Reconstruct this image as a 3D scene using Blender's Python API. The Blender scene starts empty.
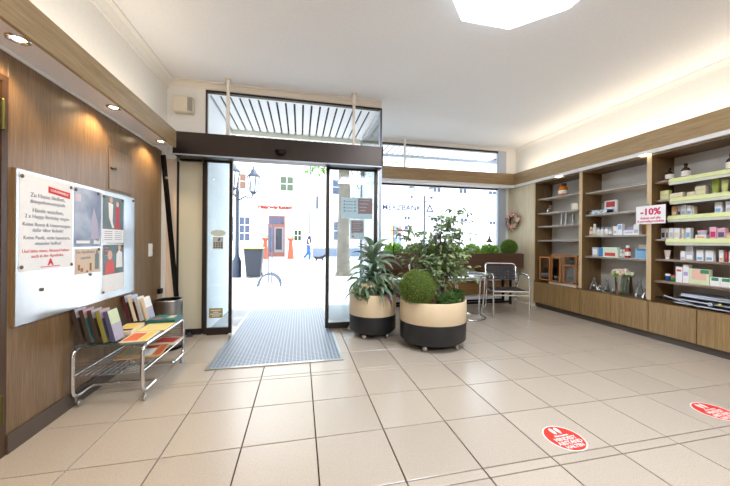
import bpy, bmesh, math, random
from mathutils import Vector, Matrix, Euler, Quaternion
S = bpy.context.scene
COL = S.collection
R = math.radians
random.seed(7)
# ------------------------------------------------------------------ camera
cd = bpy.data.cameras.new('camera'); cam = bpy.data.objects.new('camera', cd); COL.objects.link(cam)
cd.sensor_width = 36.0; cd.sensor_fit = 'HORIZONTAL'; cd.lens = 297.4 / 730 * 36; cd.shift_y = -1.5 / 730
cd.clip_start = 0.05; cd.clip_end = 200
cam.matrix_world = Matrix.Translation((0, 0, 1.124)) @ Euler((R(90), 0, -0.2143)).to_matrix().to_4x4() @ Matrix.Rotation(0.008, 4, 'Z')
S.camera = cam
# ------------------------------------------------------------------ sky, sun, exposure
W = bpy.data.worlds.new('sky'); S.world = W; W.use_nodes = True
bg = W.node_tree.nodes['Background']; bg.inputs[0].default_value = (0.85, 0.93, 1.0, 1); bg.inputs[1].default_value = 2.5
sd = bpy.data.lights.new('sun', 'SUN'); sd.energy = 3.2; sd.angle = R(1.0); sd.color = (1, .95, .87)
sun = bpy.data.objects.new('sun', sd); COL.objects.link(sun)
sun.rotation_euler = Vector((-0.50, -0.22, -1.0)).to_track_quat('-Z', 'Y').to_euler()
S.view_settings.view_transform = 'Standard'; S.view_settings.look = 'None'
S.view_settings.gamma = 1.0; S.view_settings.use_curve_mapping = False
S.view_settings.exposure = 1.2

# ------------------------------------------------------------------ materials
def lin(c):
    return tuple(((x / 255) / 12.92 if x <= 10 else (((x / 255) + .055) / 1.055) ** 2.4) for x in c)
MATS = {}
def M(name, rgb=(200, 200, 200), rough=.5, metal=0., emit=None, estr=0., coat=0., trans=0., ior=1.45, spec=.5, noise=0., nscale=40., bump=0., alpha=1.):
    if name in MATS: return MATS[name]
    m = bpy.data.materials.new(name); m.use_nodes = True
    nt = m.node_tree; b = nt.nodes['Principled BSDF']
    c = (*lin(rgb), 1)
    b.inputs['Base Color'].default_value = c; b.inputs['Roughness'].default_value = rough; b.inputs['Metallic'].default_value = metal
    b.inputs['Coat Weight'].default_value = coat; b.inputs['Transmission Weight'].default_value = trans; b.inputs['IOR'].default_value = ior
    b.inputs['Specular IOR Level'].default_value = spec; b.inputs['Alpha'].default_value = alpha
    if emit: b.inputs['Emission Color'].default_value = (*lin(emit), 1); b.inputs['Emission Strength'].default_value = estr
    g = nt.nodes.new('ShaderNodeNewGeometry')
    n = nt.nodes.new('ShaderNodeTexNoise'); n.inputs['Scale'].default_value = nscale; n.inputs['Detail'].default_value = 4
    nt.links.new(g.outputs['Position'], n.inputs['Vector'])
    k = max(noise, .02)
    mr = nt.nodes.new('ShaderNodeMapRange'); mr.inputs[1].default_value = .3; mr.inputs[2].default_value = .7
    mr.inputs[3].default_value = 1 - k; mr.inputs[4].default_value = 1 + k
    nt.links.new(n.outputs['Fac'], mr.inputs[0])
    mx = nt.nodes.new('ShaderNodeVectorMath'); mx.operation = 'SCALE'; mx.inputs[0].default_value = c[:3]
    nt.links.new(mr.outputs[0], mx.inputs['Scale']); nt.links.new(mx.outputs[0], b.inputs['Base Color'])
    if bump:
        bp = nt.nodes.new('ShaderNodeBump'); bp.inputs['Strength'].default_value = bump; bp.inputs['Distance'].default_value = .01
        nt.links.new(n.outputs['Fac'], bp.inputs['Height']); nt.links.new(bp.outputs[0], b.inputs['Normal'])
    MATS[name] = m; return m

def wood(name, dark, mid, light, axis='z', rough=.35, scale=1.0, spec=.5):
    """veneer: fine grain streaks along one axis plus broad cathedral figure"""
    m = bpy.data.materials.new(name); m.use_nodes = True; MATS[name] = m
    nt = m.node_tree; b = nt.nodes['Principled BSDF']; N = nt.nodes.new; L = nt.links.new
    g = N('ShaderNodeNewGeometry')
    def grain(a, c, det):
        mp = N('ShaderNodeMapping'); s = [a * scale] * 3; s['xyz'.index(axis)] = c * scale; mp.inputs['Scale'].default_value = s
        L(g.outputs['Position'], mp.inputs['Vector'])
        n = N('ShaderNodeTexNoise'); n.inputs['Scale'].default_value = 1; n.inputs['Detail'].default_value = det; n.inputs['Roughness'].default_value = .65
        L(mp.outputs[0], n.inputs['Vector']); return n.outputs['Fac']
    fine = grain(210, 5, 5); broad = grain(9, .6, 3); fig = grain(34, 1.6, 2)
    w = N('ShaderNodeMath'); w.operation = 'MULTIPLY_ADD'; L(broad, w.inputs[0]); w.inputs[1].default_value = 9.0; w.inputs[2].default_value = 0
    sn = N('ShaderNodeMath'); sn.operation = 'SINE'; L(w.outputs[0], sn.inputs[0])
    a1 = N('ShaderNodeMath'); a1.operation = 'MULTIPLY_ADD'; L(sn.outputs[0], a1.inputs[0]); a1.inputs[1].default_value = .05; L(fine, a1.inputs[2])
    a2 = N('ShaderNodeMath'); a2.operation = 'MULTIPLY_ADD'; L(fig, a2.inputs[0]); a2.inputs[1].default_value = .40; L(a1.outputs[0], a2.inputs[2])
    cr = N('ShaderNodeValToRGB'); e = cr.color_ramp.elements
    e[0].position = .36; e[0].color = (*lin(dark), 1); e[1].position = 1.08; e[1].color = (*lin(light), 1)
    x = e.new(.72); x.color = (*lin(mid), 1)
    L(a2.outputs[0], cr.inputs[0]); L(cr.outputs[0], b.inputs['Base Color'])
    b.inputs['Roughness'].default_value = rough; b.inputs['Specular IOR Level'].default_value = spec
    bp = N('ShaderNodeBump'); bp.inputs['Strength'].default_value = .04; bp.inputs['Distance'].default_value = .004
    L(fine, bp.inputs['Height']); L(bp.outputs[0], b.inputs['Normal'])
    return m

def glassmat(name, tint=(255, 255, 255), refl=1.0, rough=0.0, base=0.0, milky=0.0, milk=(255, 255, 255)):
    """thin pane: clear transmission with Fresnel reflection, optionally a milky diffuse share"""
    m = bpy.data.materials.new(name); m.use_nodes = True; MATS[name] = m
    nt = m.node_tree; nt.nodes.clear(); N = nt.nodes.new; L = nt.links.new
    o = N('ShaderNodeOutputMaterial'); t = N('ShaderNodeBsdfTransparent'); t.inputs[0].default_value = (*lin(tint), 1)
    gl = N('ShaderNodeBsdfGlossy'); gl.inputs['Roughness'].default_value = rough
    fr = N('ShaderNodeFresnel'); fr.inputs[0].default_value = 1.5
    mm = N('ShaderNodeMath'); mm.operation = 'MULTIPLY_ADD'; L(fr.outputs[0], mm.inputs[0]); mm.inputs[1].default_value = refl; mm.inputs[2].default_value = base
    mm.use_clamp = True
    src = t
    if milky:
        d = N('ShaderNodeBsdfDiffuse'); d.inputs[0].default_value = (*lin(milk), 1)
        ms = N('ShaderNodeMixShader'); ms.inputs[0].default_value = milky; L(t.outputs[0], ms.inputs[1]); L(d.outputs[0], ms.inputs[2]); src = ms
    mx = N('ShaderNodeMixShader'); L(mm.outputs[0], mx.inputs[0]); L(src.outputs[0], mx.inputs[1]); L(gl.outputs[0], mx.inputs[2])
    L(mx.outputs[0], o.inputs[0]); return m

def tilemat():
    m = bpy.data.materials.new('floor_tile'); m.use_nodes = True; MATS['tile'] = m
    nt = m.node_tree; b = nt.nodes['Principled BSDF']; N = nt.nodes.new; L = nt.links.new
    g = N('ShaderNodeNewGeometry')
    n1 = N('ShaderNodeTexNoise'); n1.inputs['Scale'].default_value = 190; n1.inputs['Detail'].default_value = 3; L(g.outputs['Position'], n1.inputs['Vector'])
    n2 = N('ShaderNodeTexNoise'); n2.inputs['Scale'].default_value = 3; n2.inputs['Detail'].default_value = 3; L(g.outputs['Position'], n2.inputs['Vector'])
    cr = N('ShaderNodeValToRGB'); e = cr.color_ramp.elements
    e[0].position = .33; e[0].color = (*lin((168, 154, 140)), 1); e[1].position = .42; e[1].color = (*lin((187, 174, 160)), 1)
    x = e.new(.75); x.color = (*lin((193, 181, 168)), 1)
    L(n1.outputs[0], cr.inputs[0])
    oi = N('ShaderNodeObjectInfo')
    mr = N('ShaderNodeMapRange'); mr.inputs[3].default_value = .95; mr.inputs[4].default_value = 1.02; L(oi.outputs['Random'], mr.inputs[0])
    v = N('ShaderNodeVectorMath'); v.operation = 'SCALE'; L(cr.outputs[0], v.inputs[0]); L(mr.outputs[0], v.inputs['Scale']); L(v.outputs[0], b.inputs['Base Color'])
    r = N('ShaderNodeMapRange'); r.inputs[3].default_value = .25; r.inputs[4].default_value = .28; L(n2.outputs[0], r.inputs[0]); L(r.outputs[0], b.inputs['Roughness'])
    b.inputs['Specular IOR Level'].default_value = .85
    return m
def matmat():
    m = bpy.data.materials.new('entrance_mat'); m.use_nodes = True
    nt = m.node_tree; b = nt.nodes['Principled BSDF']; N = nt.nodes.new; L = nt.links.new
    g = N('ShaderNodeNewGeometry'); s = N('ShaderNodeSeparateXYZ'); L(g.outputs['Position'], s.inputs[0])
    def wave(sock, f):
        a = N('ShaderNodeMath'); a.operation = 'MULTIPLY'; L(sock, a.inputs[0]); a.inputs[1].default_value = f
        q = N('ShaderNodeMath'); q.operation = 'SINE'; L(a.outputs[0], q.inputs[0]); return q.outputs[0]
    mx = N('ShaderNodeMath'); mx.operation = 'MAXIMUM'; L(wave(s.outputs[0], 180), mx.inputs[0]); L(wave(s.outputs[1], 180), mx.inputs[1])
    cr = N('ShaderNodeValToRGB'); e = cr.color_ramp.elements; e[0].position = .2; e[0].color = (*lin((104, 114, 130)), 1); e[1].position = .9; e[1].color = (*lin((158, 168, 182)), 1)
    L(mx.outputs[0], cr.inputs[0]); L(cr.outputs[0], b.inputs['Base Color']); b.inputs['Roughness'].default_value = .42; b.inputs['Metallic'].default_value = .25
    bp = N('ShaderNodeBump'); bp.inputs['Strength'].default_value = .35; bp.inputs['Distance'].default_value = .004; L(mx.outputs[0], bp.inputs['Height']); L(bp.outputs[0], b.inputs['Normal'])
    return m

WALLW = wood('wall_veneer', (88, 67, 44), (128, 101, 72), (154, 126, 94), 'z', .30)
CABW = wood('cabinet_veneer', (104, 80, 48), (152, 122, 80), (178, 148, 104), 'z', .32)
SIDEW = wood('cabinet_side', (82, 60, 34), (114, 88, 54), (136, 108, 70), 'z', .4)
BEAMY = wood('beam_veneer', (120, 96, 64), (168, 142, 104), (192, 167, 128), 'y', .35)
BEAMX = wood('beam_veneer_cross', (112, 88, 58), (160, 130, 92), (184, 156, 114), 'x', .35)
LIGHTW = wood('pale_veneer', (188, 170, 138), (216, 201, 172), (228, 215, 190), 'z', .45)
EDGEW = wood('edge_strip', (176, 146, 104), (205, 178, 136), (220, 196, 156), 'z', .4)
DOORW = wood('door_veneer', (50, 33, 20), (74, 49, 29), (92, 62, 38), 'z', .35)
CHERRY = wood('cherry_wood', (140, 84, 38), (184, 118, 62), (206, 142, 82), 'z', .35)
DARKW = wood('trough_wood', (64, 44, 34), (92, 66, 52), (112, 84, 68), 'x', .4)
SILLW = wood('sill_wood', (110, 78, 40), (146, 108, 62), (166, 128, 80), 'x', .4)
TILE = tilemat(); MATM = matmat()
WHITE = M('white_plaster', (244, 242, 238), .9)
CEIL = M('ceiling_paint', (246, 246, 248), .9)
CREAM = M('cream_paint', (236, 224, 200), .8)
TRIMC = M('cream_trim', (240, 232, 220), .6)
GROUT = M('grout', (66, 56, 48), .9)
DARKM = M('dark_bronze_metal', (62, 54, 50), .38, .6)
BLACKM = M('black_metal', (28, 27, 27), .4, .5)
GREYM = M('grey_frame_metal', (186, 196, 212), .4, .2)
CHROME = M('chrome', (214, 214, 216), .12, 1.0)
STEEL = M('brushed_steel', (176, 172, 168), .3, 1.0)
WSTRIP = M('white_strip', (232, 230, 230), .5)
SOFF = M('soffit_white', (226, 222, 222), .6)
WSHELF = M('shelf_light', (224, 210, 192), .4)
SEDGE = M('shelf_metal_edge', (120, 118, 120), .3, .8)
BACKG = M('grey_back_panel', (192, 187, 180), .6)
SKIRT = M('skirting_brown', (86, 74, 66), .4)
BRASS = M('old_brass', (92, 84, 44), .4, .7)
PAPER = M('paper', (238, 236, 236), .6)
PANE = glassmat('window_glass', (252, 254, 255), .8)
PANE2 = glassmat('door_glass', (240, 247, 250), 1.0, 0, .02, .05, (225, 238, 248))
BRIGHTPANE = glassmat('brightened_glass', (240, 240, 226), 1.0, 0, .02, .8, (238, 232, 208))  # cream diffuse colour painted in for the brightness of a reflecting pane
GREENGLASS = glassmat('table_glass', (226, 242, 236), 1.0, 0, .04, .12, (190, 214, 204))
LABGLASS = glassmat('lab_glass', (232, 236, 238), 1.0, .03, .03)
ACRYL = glassmat('acrylic', (244, 248, 250), 1.2, .02, .05)
def leafy(name, rgb, rough=.45, noise=.3, nscale=30):
    m = M(name, rgb, rough, noise=noise, nscale=nscale); nt = m.node_tree; b = nt.nodes['Principled BSDF']; o = nt.nodes['Material Output']
    tr = nt.nodes.new('ShaderNodeBsdfTranslucent'); mx = nt.nodes.new('ShaderNodeMixShader'); mx.inputs[0].default_value = .38
    src = b.inputs['Base Color'].links[0].from_socket; nt.links.new(src, tr.inputs[0]); nt.links.new(b.outputs[0], mx.inputs[1]); nt.links.new(tr.outputs[0], mx.inputs[2]); nt.links.new(mx.outputs[0], o.inputs[0]); return m
BOXLEAF = leafy('boxwood_leaf', (132, 150, 66), .55, noise=.35, nscale=60)
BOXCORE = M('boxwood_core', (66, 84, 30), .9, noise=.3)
LIMELEAF = leafy('lime_leaf', (142, 188, 70), .5, noise=.3, nscale=50)
FICUSLEAF = leafy('ficus_leaf', (136, 156, 116), .38, noise=.4, nscale=14)
FICUSLEAF2 = leafy('ficus_leaf_pale', (174, 192, 138), .4, noise=.3, nscale=14)
BLADELEAF = leafy('grey_green_leaf', (128, 152, 124), .36, noise=.35, nscale=22)
BLADELEAF2 = leafy('sage_leaf', (172, 190, 166), .4, noise=.3, nscale=22)
PURPLELEAF = M('purple_leaf', (92, 62, 84), .4, noise=.3, nscale=30)
TREELEAF = leafy('tree_leaf', (70, 130, 24), .5, noise=.3)
SOIL = M('bark_mulch', (122, 78, 52), .95, noise=.4, nscale=120, bump=.4)
BARK = M('bark', (104, 92, 78), .9, noise=.35, nscale=6, bump=.5)
BRANCH = M('branch', (118, 98, 76), .8, noise=.3)
POTC = M('planter_cream', (226, 204, 170), .45)
POTB = M('planter_black', (38, 38, 40), .45)
RED = M('sticker_red', (222, 56, 46), .4)
MAGENTA = M('print_magenta', (206, 48, 96), .5)
BLUEPR = M('print_blue_grey', (118, 128, 146), .5)

# ------------------------------------------------------------------ mesh builder
class MB:
    def __init__(s): s.v = []; s.f = []; s.m = []; s.s = []; s.mi = 0
    def add(s, vs, fs, smooth=False):
        o = len(s.v); s.v += [Vector(v) for v in vs]
        for f in fs: s.f.append([o + i for i in f]); s.m.append(s.mi); s.s.append(smooth)
        return s
    def use(s, i): s.mi = i; return s
    def box(s, x0, x1, y0, y1, z0, z1):
        return s.add([(x0, y0, z0), (x1, y0, z0), (x1, y1, z0), (x0, y1, z0), (x0, y0, z1), (x1, y0, z1), (x1, y1, z1), (x0, y1, z1)],
                     [(3, 2, 1, 0), (4, 5, 6, 7), (0, 1, 5, 4), (1, 2, 6, 5), (2, 3, 7, 6), (3, 0, 4, 7)])
    def cbox(s, x0, x1, y0, y1, z0, z1, c=.003):
        """box with chamfered edges"""
        c = min(c, (x1 - x0) / 3, (y1 - y0) / 3, (z1 - z0) / 3)
        vs = []; idx = {}
        for i, (X, sx) in enumerate(((x0, 1), (x1, -1))):
            for j, (Y, sy) in enumerate(((y0, 1), (y1, -1))):
                for k, (Z, sz) in enumerate(((z0, 1), (z1, -1))):
                    for a in range(3):
                        p = [X + sx * c, Y + sy * c, Z + sz * c]; p[a] = (X, Y, Z)[a]
                        idx[i, j, k, a] = len(vs); vs.append(p)
        fs = []
        for i in (0, 1): fs.append([idx[i, 0, 0, 0], idx[i, 1, 0, 0], idx[i, 1, 1, 0], idx[i, 0, 1, 0]][::(-1 if i == 0 else 1)])
        for j in (0, 1): fs.append([idx[0, j, 0, 1], idx[1, j, 0, 1], idx[1, j, 1, 1], idx[0, j, 1, 1]][::(1 if j == 0 else -1)])
        for k in (0, 1): fs.append([idx[0, 0, k, 2], idx[1, 0, k, 2], idx[1, 1, k, 2], idx[0, 1, k, 2]][::(-1 if k == 0 else 1)])
        for i in (0, 1):
            for j in (0, 1): fs.append([idx[i, j, 0, 0], idx[i, j, 1, 0], idx[i, j, 1, 1], idx[i, j, 0, 1]])
            for k in (0, 1): fs.append([idx[i, 0, k, 0], idx[i, 1, k, 0], idx[i, 1, k, 2], idx[i, 0, k, 2]])
        for j in (0, 1):
            for k in (0, 1): fs.append([idx[0, j, k, 1], idx[1, j, k, 1], idx[1, j, k, 2], idx[0, j, k, 2]])
        for i in (0, 1):
            for j in (0, 1):
                for k in (0, 1): fs.append([idx[i, j, k, a] for a in range(3)])
        return s.add(vs, fs)
    def mbox(s, mat, sx, sy, sz):
        """box of the given size centred on a matrix"""
        h = [(-sx / 2, sx / 2), (-sy / 2, sy / 2), (-sz / 2, sz / 2)]
        t = MB().box(*h[0], *h[1], *h[2]); return s.add([mat @ v for v in t.v], t.f)
    def tube(s, pts, r, n=8, closed=False, caps=True):
        pts = [Vector(p) for p in pts]; m = len(pts); rs = r if isinstance(r, (list, tuple)) else [r] * m
        T = []
        for i in range(m):
            a = pts[(i - 1) % m] if (closed or i > 0) else pts[i]; b = pts[(i + 1) % m] if (closed or i < m - 1) else pts[i]
            T.append((b - a).normalized())
        u = T[0].orthogonal().normalized(); vs = []
        for i in range(m):
            u = (u - T[i] * u.dot(T[i])); u = u.normalized() if u.length > 1e-6 else T[i].orthogonal().normalized()
            w = T[i].cross(u)
            for k in range(n):
                a = 2 * math.pi * k / n; vs.append(pts[i] + (u * math.cos(a) + w * math.sin(a)) * rs[i])
        fs = []
        for i in range(m if closed else m - 1):
            for k in range(n):
                a, b = i * n, ((i + 1) % m) * n; k2 = (k + 1) % n
                fs.append((a + k, a + k2, b + k2, b + k))
        s.add(vs, fs, True)
        if caps and not closed: s.add(vs[:n], [tuple(range(n))[::-1]]); s.add(vs[-n:], [tuple(range(n))])
        return s
    def lathe(s, prof, c=(0, 0, 0), n=20, sy=1.0, smooth=True, close=True):
        vs = []; fs = []; c = Vector(c)
        for r, z in prof:
            for k in range(n):
                a = 2 * math.pi * k / n; vs.append(c + Vector((r * math.cos(a), r * sy * math.sin(a), z)))
        for i in range(len(prof) - 1):
            for k in range(n):
                k2 = (k + 1) % n; fs.append((i * n + k, i * n + k2, (i + 1) * n + k2, (i + 1) * n + k))
        s.add(vs, fs, smooth)
        if close:
            s.add(vs[:n], [tuple(range(n))[::-1]]); s.add(vs[-n:], [tuple(range(n))])
        return s
    def ball(s, c, r, n=12, m=8, sc=(1, 1, 1)):
        pr = [(max(1e-4, r * math.sin(math.pi * i / m)), -r * math.cos(math.pi * i / m)) for i in range(m + 1)]
        t = MB().lathe(pr, (0, 0, 0), n, 1, True, False); c = Vector(c)
        return s.add([Vector((v.x * sc[0], v.y * sc[1], v.z * sc[2])) + c for v in t.v], t.f, True)
    def prism(s, poly, axis, a, b):
        """polygon in the plane normal to axis, extruded from a to b"""
        def P(p, t):
            return {'x': (t, p[0], p[1]), 'y': (p[0], t, p[1]), 'z': (p[0], p[1], t)}[axis]
        n = len(poly); vs = [P(p, a) for p in poly] + [P(p, b) for p in poly]
        fs = [tuple(range(n))[::-1], tuple(range(n, 2 * n))] + [(i, (i + 1) % n, n + (i + 1) % n, n + i) for i in range(n)]
        return s.add(vs, fs)
    def xf(s, mat): s.v = [mat @ v for v in s.v]; return s
    def mesh(s, name, mats):
        me = bpy.data.meshes.new(name); me.from_pydata([tuple(v) for v in s.v], [], s.f)
        for m in (mats if isinstance(mats, (list, tuple)) else [mats]): me.materials.append(m)
        me.polygons.foreach_set('material_index', s.m); me.polygons.foreach_set('use_smooth', s.s)
        bm = bmesh.new(); bm.from_mesh(me); bmesh.ops.recalc_face_normals(bm, faces=bm.faces); bm.to_mesh(me); bm.free()
        me.update(); return me
    def build(s, name, mats, parent=None):
        """links ONE mesh object; under a parent the vertices are taken relative to the parent's origin"""
        if parent is not None: o = worldloc(parent)
        else:
            lo = [min(v[i] for v in s.v) for i in range(3)]; hi = [max(v[i] for v in s.v) for i in range(3)]
            o = Vector(((lo[0] + hi[0]) / 2, (lo[1] + hi[1]) / 2, lo[2]))
        s.v = [v - o for v in s.v]
        ob = bpy.data.objects.new(name, s.mesh(name, mats)); COL.objects.link(ob)
        if parent is not None: ob.parent = parent
        else: ob.location = o
        return ob
def worldloc(o):
    p = Vector(o.location)
    while o.parent: o = o.parent; p += o.location
    return p
def tag(o, label=None, cat=None, group=None, kind=None):
    if label: o['label'] = label
    if cat: o['category'] = cat
    if group: o['group'] = group
    if kind: o['kind'] = kind
    return o
def thing(name, loc, label, cat, group=None):
    o = bpy.data.objects.new(name, None); COL.objects.link(o); o.location = loc; o.empty_display_size = .05
    return tag(o, label, cat, group)
def struct(o, label=None): o['kind'] = 'structure'; return (tag(o, label) if label else o)
def dup(src, loc, rot=None, label=None, group=None):
    def cp(o, par):
        c = o.copy(); COL.objects.link(c); c.parent = par
        for ch in list(o.children): cp(ch, c)
        return c
    r = cp(src, None); r.location = loc
    if rot is not None: r.rotation_euler = rot
    return tag(r, label, None, group)
def fillet(pts, rad, seg=5):
    pts = [Vector(p) for p in pts]; out = [pts[0]]
    for i in range(1, len(pts) - 1):
        p, a, b = pts[i], pts[i - 1], pts[i + 1]
        d1 = (a - p); d2 = (b - p); t = min(rad, d1.length * .49, d2.length * .49)
        A = p + d1.normalized() * t; B = p + d2.normalized() * t
        for k in range(seg + 1):
            u = k / seg; out.append(A * (1 - u) ** 2 + p * 2 * u * (1 - u) + B * u * u)
    out.append(pts[-1]); return out
def text(body, size, mat, mw, parent, name='lettering', align='CENTER', shear=0, bold=0.):
    cu = bpy.data.curves.new(name, 'FONT'); cu.body = body; cu.size = size; cu.align_x = align; cu.align_y = 'CENTER'; cu.shear = shear
    cu.extrude = .0006; cu.offset = bold; cu.resolution_u = 2
    t = bpy.data.objects.new('tmp', cu); me = bpy.data.meshes.new_from_object(t); bpy.data.objects.remove(t); bpy.data.curves.remove(cu)
    me.name = name; me.materials.clear(); me.materials.append(mat)
    me.transform(Matrix.Translation(-worldloc(parent)) @ mw)
    o = bpy.data.objects.new(name, me); COL.objects.link(o); o.parent = parent; return o
def face(origin, nrm, up=(0, 0, 1)):
    """matrix whose local xy plane faces along nrm"""
    n = Vector(nrm).normalized(); u = (Vector(up) - n * Vector(up).dot(n)).normalized(); r = u.cross(n)
    m = Matrix((r, u, n)).transposed().to_4x4(); m.translation = Vector(origin); return m
def light(name, kind, loc, energy, color=(1, 1, 1), size=.1, spot=None, blend=.5, direction=(0, 0, -1), sx=None, sy=None, parent=None):
    d = bpy.data.lights.new(name, kind); d.energy = energy; d.color = color
    if kind == 'AREA':
        d.shape = 'RECTANGLE'; d.size = sx or size; d.size_y = sy or size
    elif kind == 'SPOT': d.spot_size = R(spot); d.spot_blend = blend; d.shadow_soft_size = size
    else: d.shadow_soft_size = size
    o = bpy.data.objects.new(name, d); COL.objects.link(o)
    o.location = loc; o.rotation_euler = Vector(direction).to_track_quat('-Z', 'Y').to_euler()
    if parent: o.parent = parent; o.location = Vector(loc) - worldloc(parent)
    return o
def leafcloud(m, c, r, n, size, rnd, sc=(1, 1, 1), outward=.7, shell=True):
    for k in range(n):
        d = Vector((rnd.gauss(0, 1), rnd.gauss(0, 1), rnd.gauss(0, 1))).normalized()
        q = r * (rnd.uniform(.9, 1.04) if shell else rnd.random() ** .45)
        p = Vector(c) + Vector((d.x * sc[0], d.y * sc[1], d.z * sc[2])) * q
        ax = (d * outward + Vector((rnd.uniform(-1, 1), rnd.uniform(-1, 1), rnd.uniform(-1, 1))) * .8).normalized()
        sd_ = ax.cross(Vector((rnd.uniform(-1, 1), rnd.uniform(-1, 1), rnd.uniform(-1, 1)))).normalized(); s = size * rnd.uniform(.7, 1.3)
        m.add([p, p + ax * s * .5 + sd_ * s * .3, p + ax * s, p + ax * s * .5 - sd_ * s * .3], [(0, 1, 2, 3)])
WARM = (1, .74, .42)
XL, XF, XB, CZ = -1.49, 4.06, 4.43, 3.0      # left panel face, cabinet front, cabinet back, ceiling
YD, YW, Y0 = 3.88, 5.22, -3.2                # door plane, shop-window plane, back wall

# ================================================================== the setting
fl = struct(MB().box(-1.75, 4.6, Y0, 5.3, -.12, -.009).build('floor', GROUT), 'beige speckled floor tiles laid in a grid')
xs = [-1.504 + .4 * i for i in range(15)]
strips = [(-.34, .06), (.06, .46), (.46, .86), (.86, 1.26), (1.26, 1.32), (1.32, 1.72), (1.72, 2.12), (2.12, 2.52), (2.52, 2.58), (2.58, 2.98), (2.98, 3.38), (3.38, 3.78), (3.78, 4.18), (4.18, 4.58), (4.58, 4.98), (4.98, 5.22)]
meshes = {}
for (a, b) in strips:
    for i in range(14):
        if a > 3.85 and xs[i] + .4 < 1.0: continue
        key = round(b - a, 3)
        g = .0034
        if key not in meshes: meshes[key] = MB().cbox(-.2 + g, .2 - g, -key / 2 + g, key / 2 - g, -.010, 0, .0015).mesh('tile', TILE)
        o = bpy.data.objects.new('tile', meshes[key]); COL.objects.link(o); o.parent = fl
        o.location = Vector((xs[i] + .2, (a + b) / 2, 0)) - fl.location
rear = MB()
for i in range(14):
    for k in range(7): rear.box(xs[i] + .002, xs[i] + .398, -3.14 + .4 * k + .002, -3.14 + .4 * k + .398, -.01, 0)
tag(rear.build('rear_tiles', TILE, fl), kind='stuff')
ce = MB().box(-1.75, 4.6, Y0, 3.9, CZ, CZ + .15).box(1.05, 4.6, 3.9, 5.3, CZ, CZ + .15)
struct(ce.build('ceiling', CEIL), 'smooth white painted ceiling')
wb = struct(MB().box(-1.75, 4.6, Y0 - .1, Y0, 0, CZ).build('wall_back', WHITE))
# left wall: upper plaster, lower veneer panels
wl = struct(MB().box(-1.75, -1.53, Y0, 3.9, 2.0, CZ).box(-1.75, -1.53, Y0, 3.9, -.05, 2.0).build('wall_left', WHITE), 'left wall, white above and wood veneer below')
def panel(y0, y1, z0, z1): MB().cbox(-1.53, XL, y0 + .0012, y1 - .0012, z0, z1, .0015).build('panel', WALLW, wl)
panel(1.905, 2.71, .10, 2.10); panel(2.71, 3.66, .10, 2.10); panel(.95, 1.905, 1.93, 2.10)
panel(-.3, .95, .10, 2.10); panel(-1.6, -.3, .10, 2.10); panel(Y0, -1.6, .10, 2.10)
bb = MB().box(-1.53, XL + .012, 1.905, 3.66, 0, .10).box(-1.53, XL + .012, Y0, .95, 0, .10)
struct(bb.build('baseboard_left', SKIRT), 'dark brown skirting below the veneer wall')
# wall hatch with small latch
h = thing('wall_hatch', (XL, 2.9, 1.53), 'small square wood hatch with a latch above the notice board', 'hatch')
MB().cbox(XL - .01, XL + .006, 2.738, 3.06, 1.53, 1.86, .002).build('panel', WALLW, h)
MB().box(XL, XL + .0035, 2.732, 3.066, 1.524, 1.53).box(XL, XL + .0035, 2.732, 3.066, 1.86, 1.866).box(XL, XL + .0035, 2.732, 2.738, 1.53, 1.86).box(XL, XL + .0035, 3.06, 3.066, 1.53, 1.86).build('gap', SKIRT, h)
MB().cbox(XL + .004, XL + .02, 2.745, 2.80, 1.692, 1.702).ball((XL + .02, 2.795, 1.697), .009, 8, 6).build('latch', BRASS, h)
# door on the far left
d = struct(MB().cbox(-1.535, -1.512, .955, 1.865, .01, 1.925, .003).build('door_1', DOORW), 'reddish brown door at the left edge with brass hinges')
MB().box(-1.53, -1.485, 1.868, 1.903, 0, 1.93).box(-1.53, -1.485, .95, 1.903, 1.926, 1.96).build('door_frame', DOORW, d)
for z in (.17, 1.68):
    hh = MB(); hh.tube([(XL + .006, 1.872, z), (XL + .006, 1.872, z + .15)], .011, 10); hh.box(XL - .012, XL + .002, 1.872, 1.9, z, z + .15)
    hh.ball((XL + .006, 1.872, z + .15), .012, 8, 6).build('hinge', BRASS, d)
# left soffit beam with downlights
bl = thing('beam', (-1.4, 0, 2.10), 'long veneered beam along the left wall with a white underside', 'beam')
MB().cbox(-1.30, -1.275, Y0, 3.46, 2.09, 2.265, .002).build('fascia', BEAMY, bl)
MB().box(-1.53, -1.30, Y0, 3.46, 2.10, 2.12).build('underside', SOFF, bl)
MB().box(-1.53, -1.30, Y0, 3.46, 2.23, 2.25).build('top_board', WHITE, bl)
MB().cbox(XL, XL + .022, Y0, 3.46, 2.082, 2.10, .004).build('edge_bead', WSTRIP, bl)
BULB = M('halogen_bulb', (255, 240, 214), .3, emit=(255, 226, 178), estr=14)
for k, (y, e) in enumerate(((3.30, 2.2), (2.54, 2.5), (1.78, 2.5), (1.0, 3.0), (.2, 3.0), (-.6, 3.0), (-1.5, 3.0))):
    lab = ['warm round downlight in the left beam nearest the entrance', 'warm round downlight in the middle of the left beam', 'warm round downlight at the photo edge of the left beam'][min(k, 2)] if k < 3 else 'warm round downlight in the left beam, ' + ['', '', '', 'first', 'second', 'third', 'last'][k] + ' one behind the viewer'
    t = thing('downlight', (-1.352, y, 2.10), lab, 'downlight', 'downlights in the left beam')
    MB().lathe([(.047, .001), (.047, -.006), (.040, -.010), (.033, -.006), (.030, .0)], (-1.352, y, 2.10), 20, close=False).build('ring', CHROME, t)
    MB().lathe([(.001, -.0045), (.020, -.005), (.024, -.002)], (-1.352, y, 2.10), 16, close=False).build('bulb', BULB, t)
    light('spot', 'SPOT', (-1.352, y, 2.075), e * 3.0, WARM, .02, 125, .6, (-.18, 0, -1), parent=t)
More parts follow.
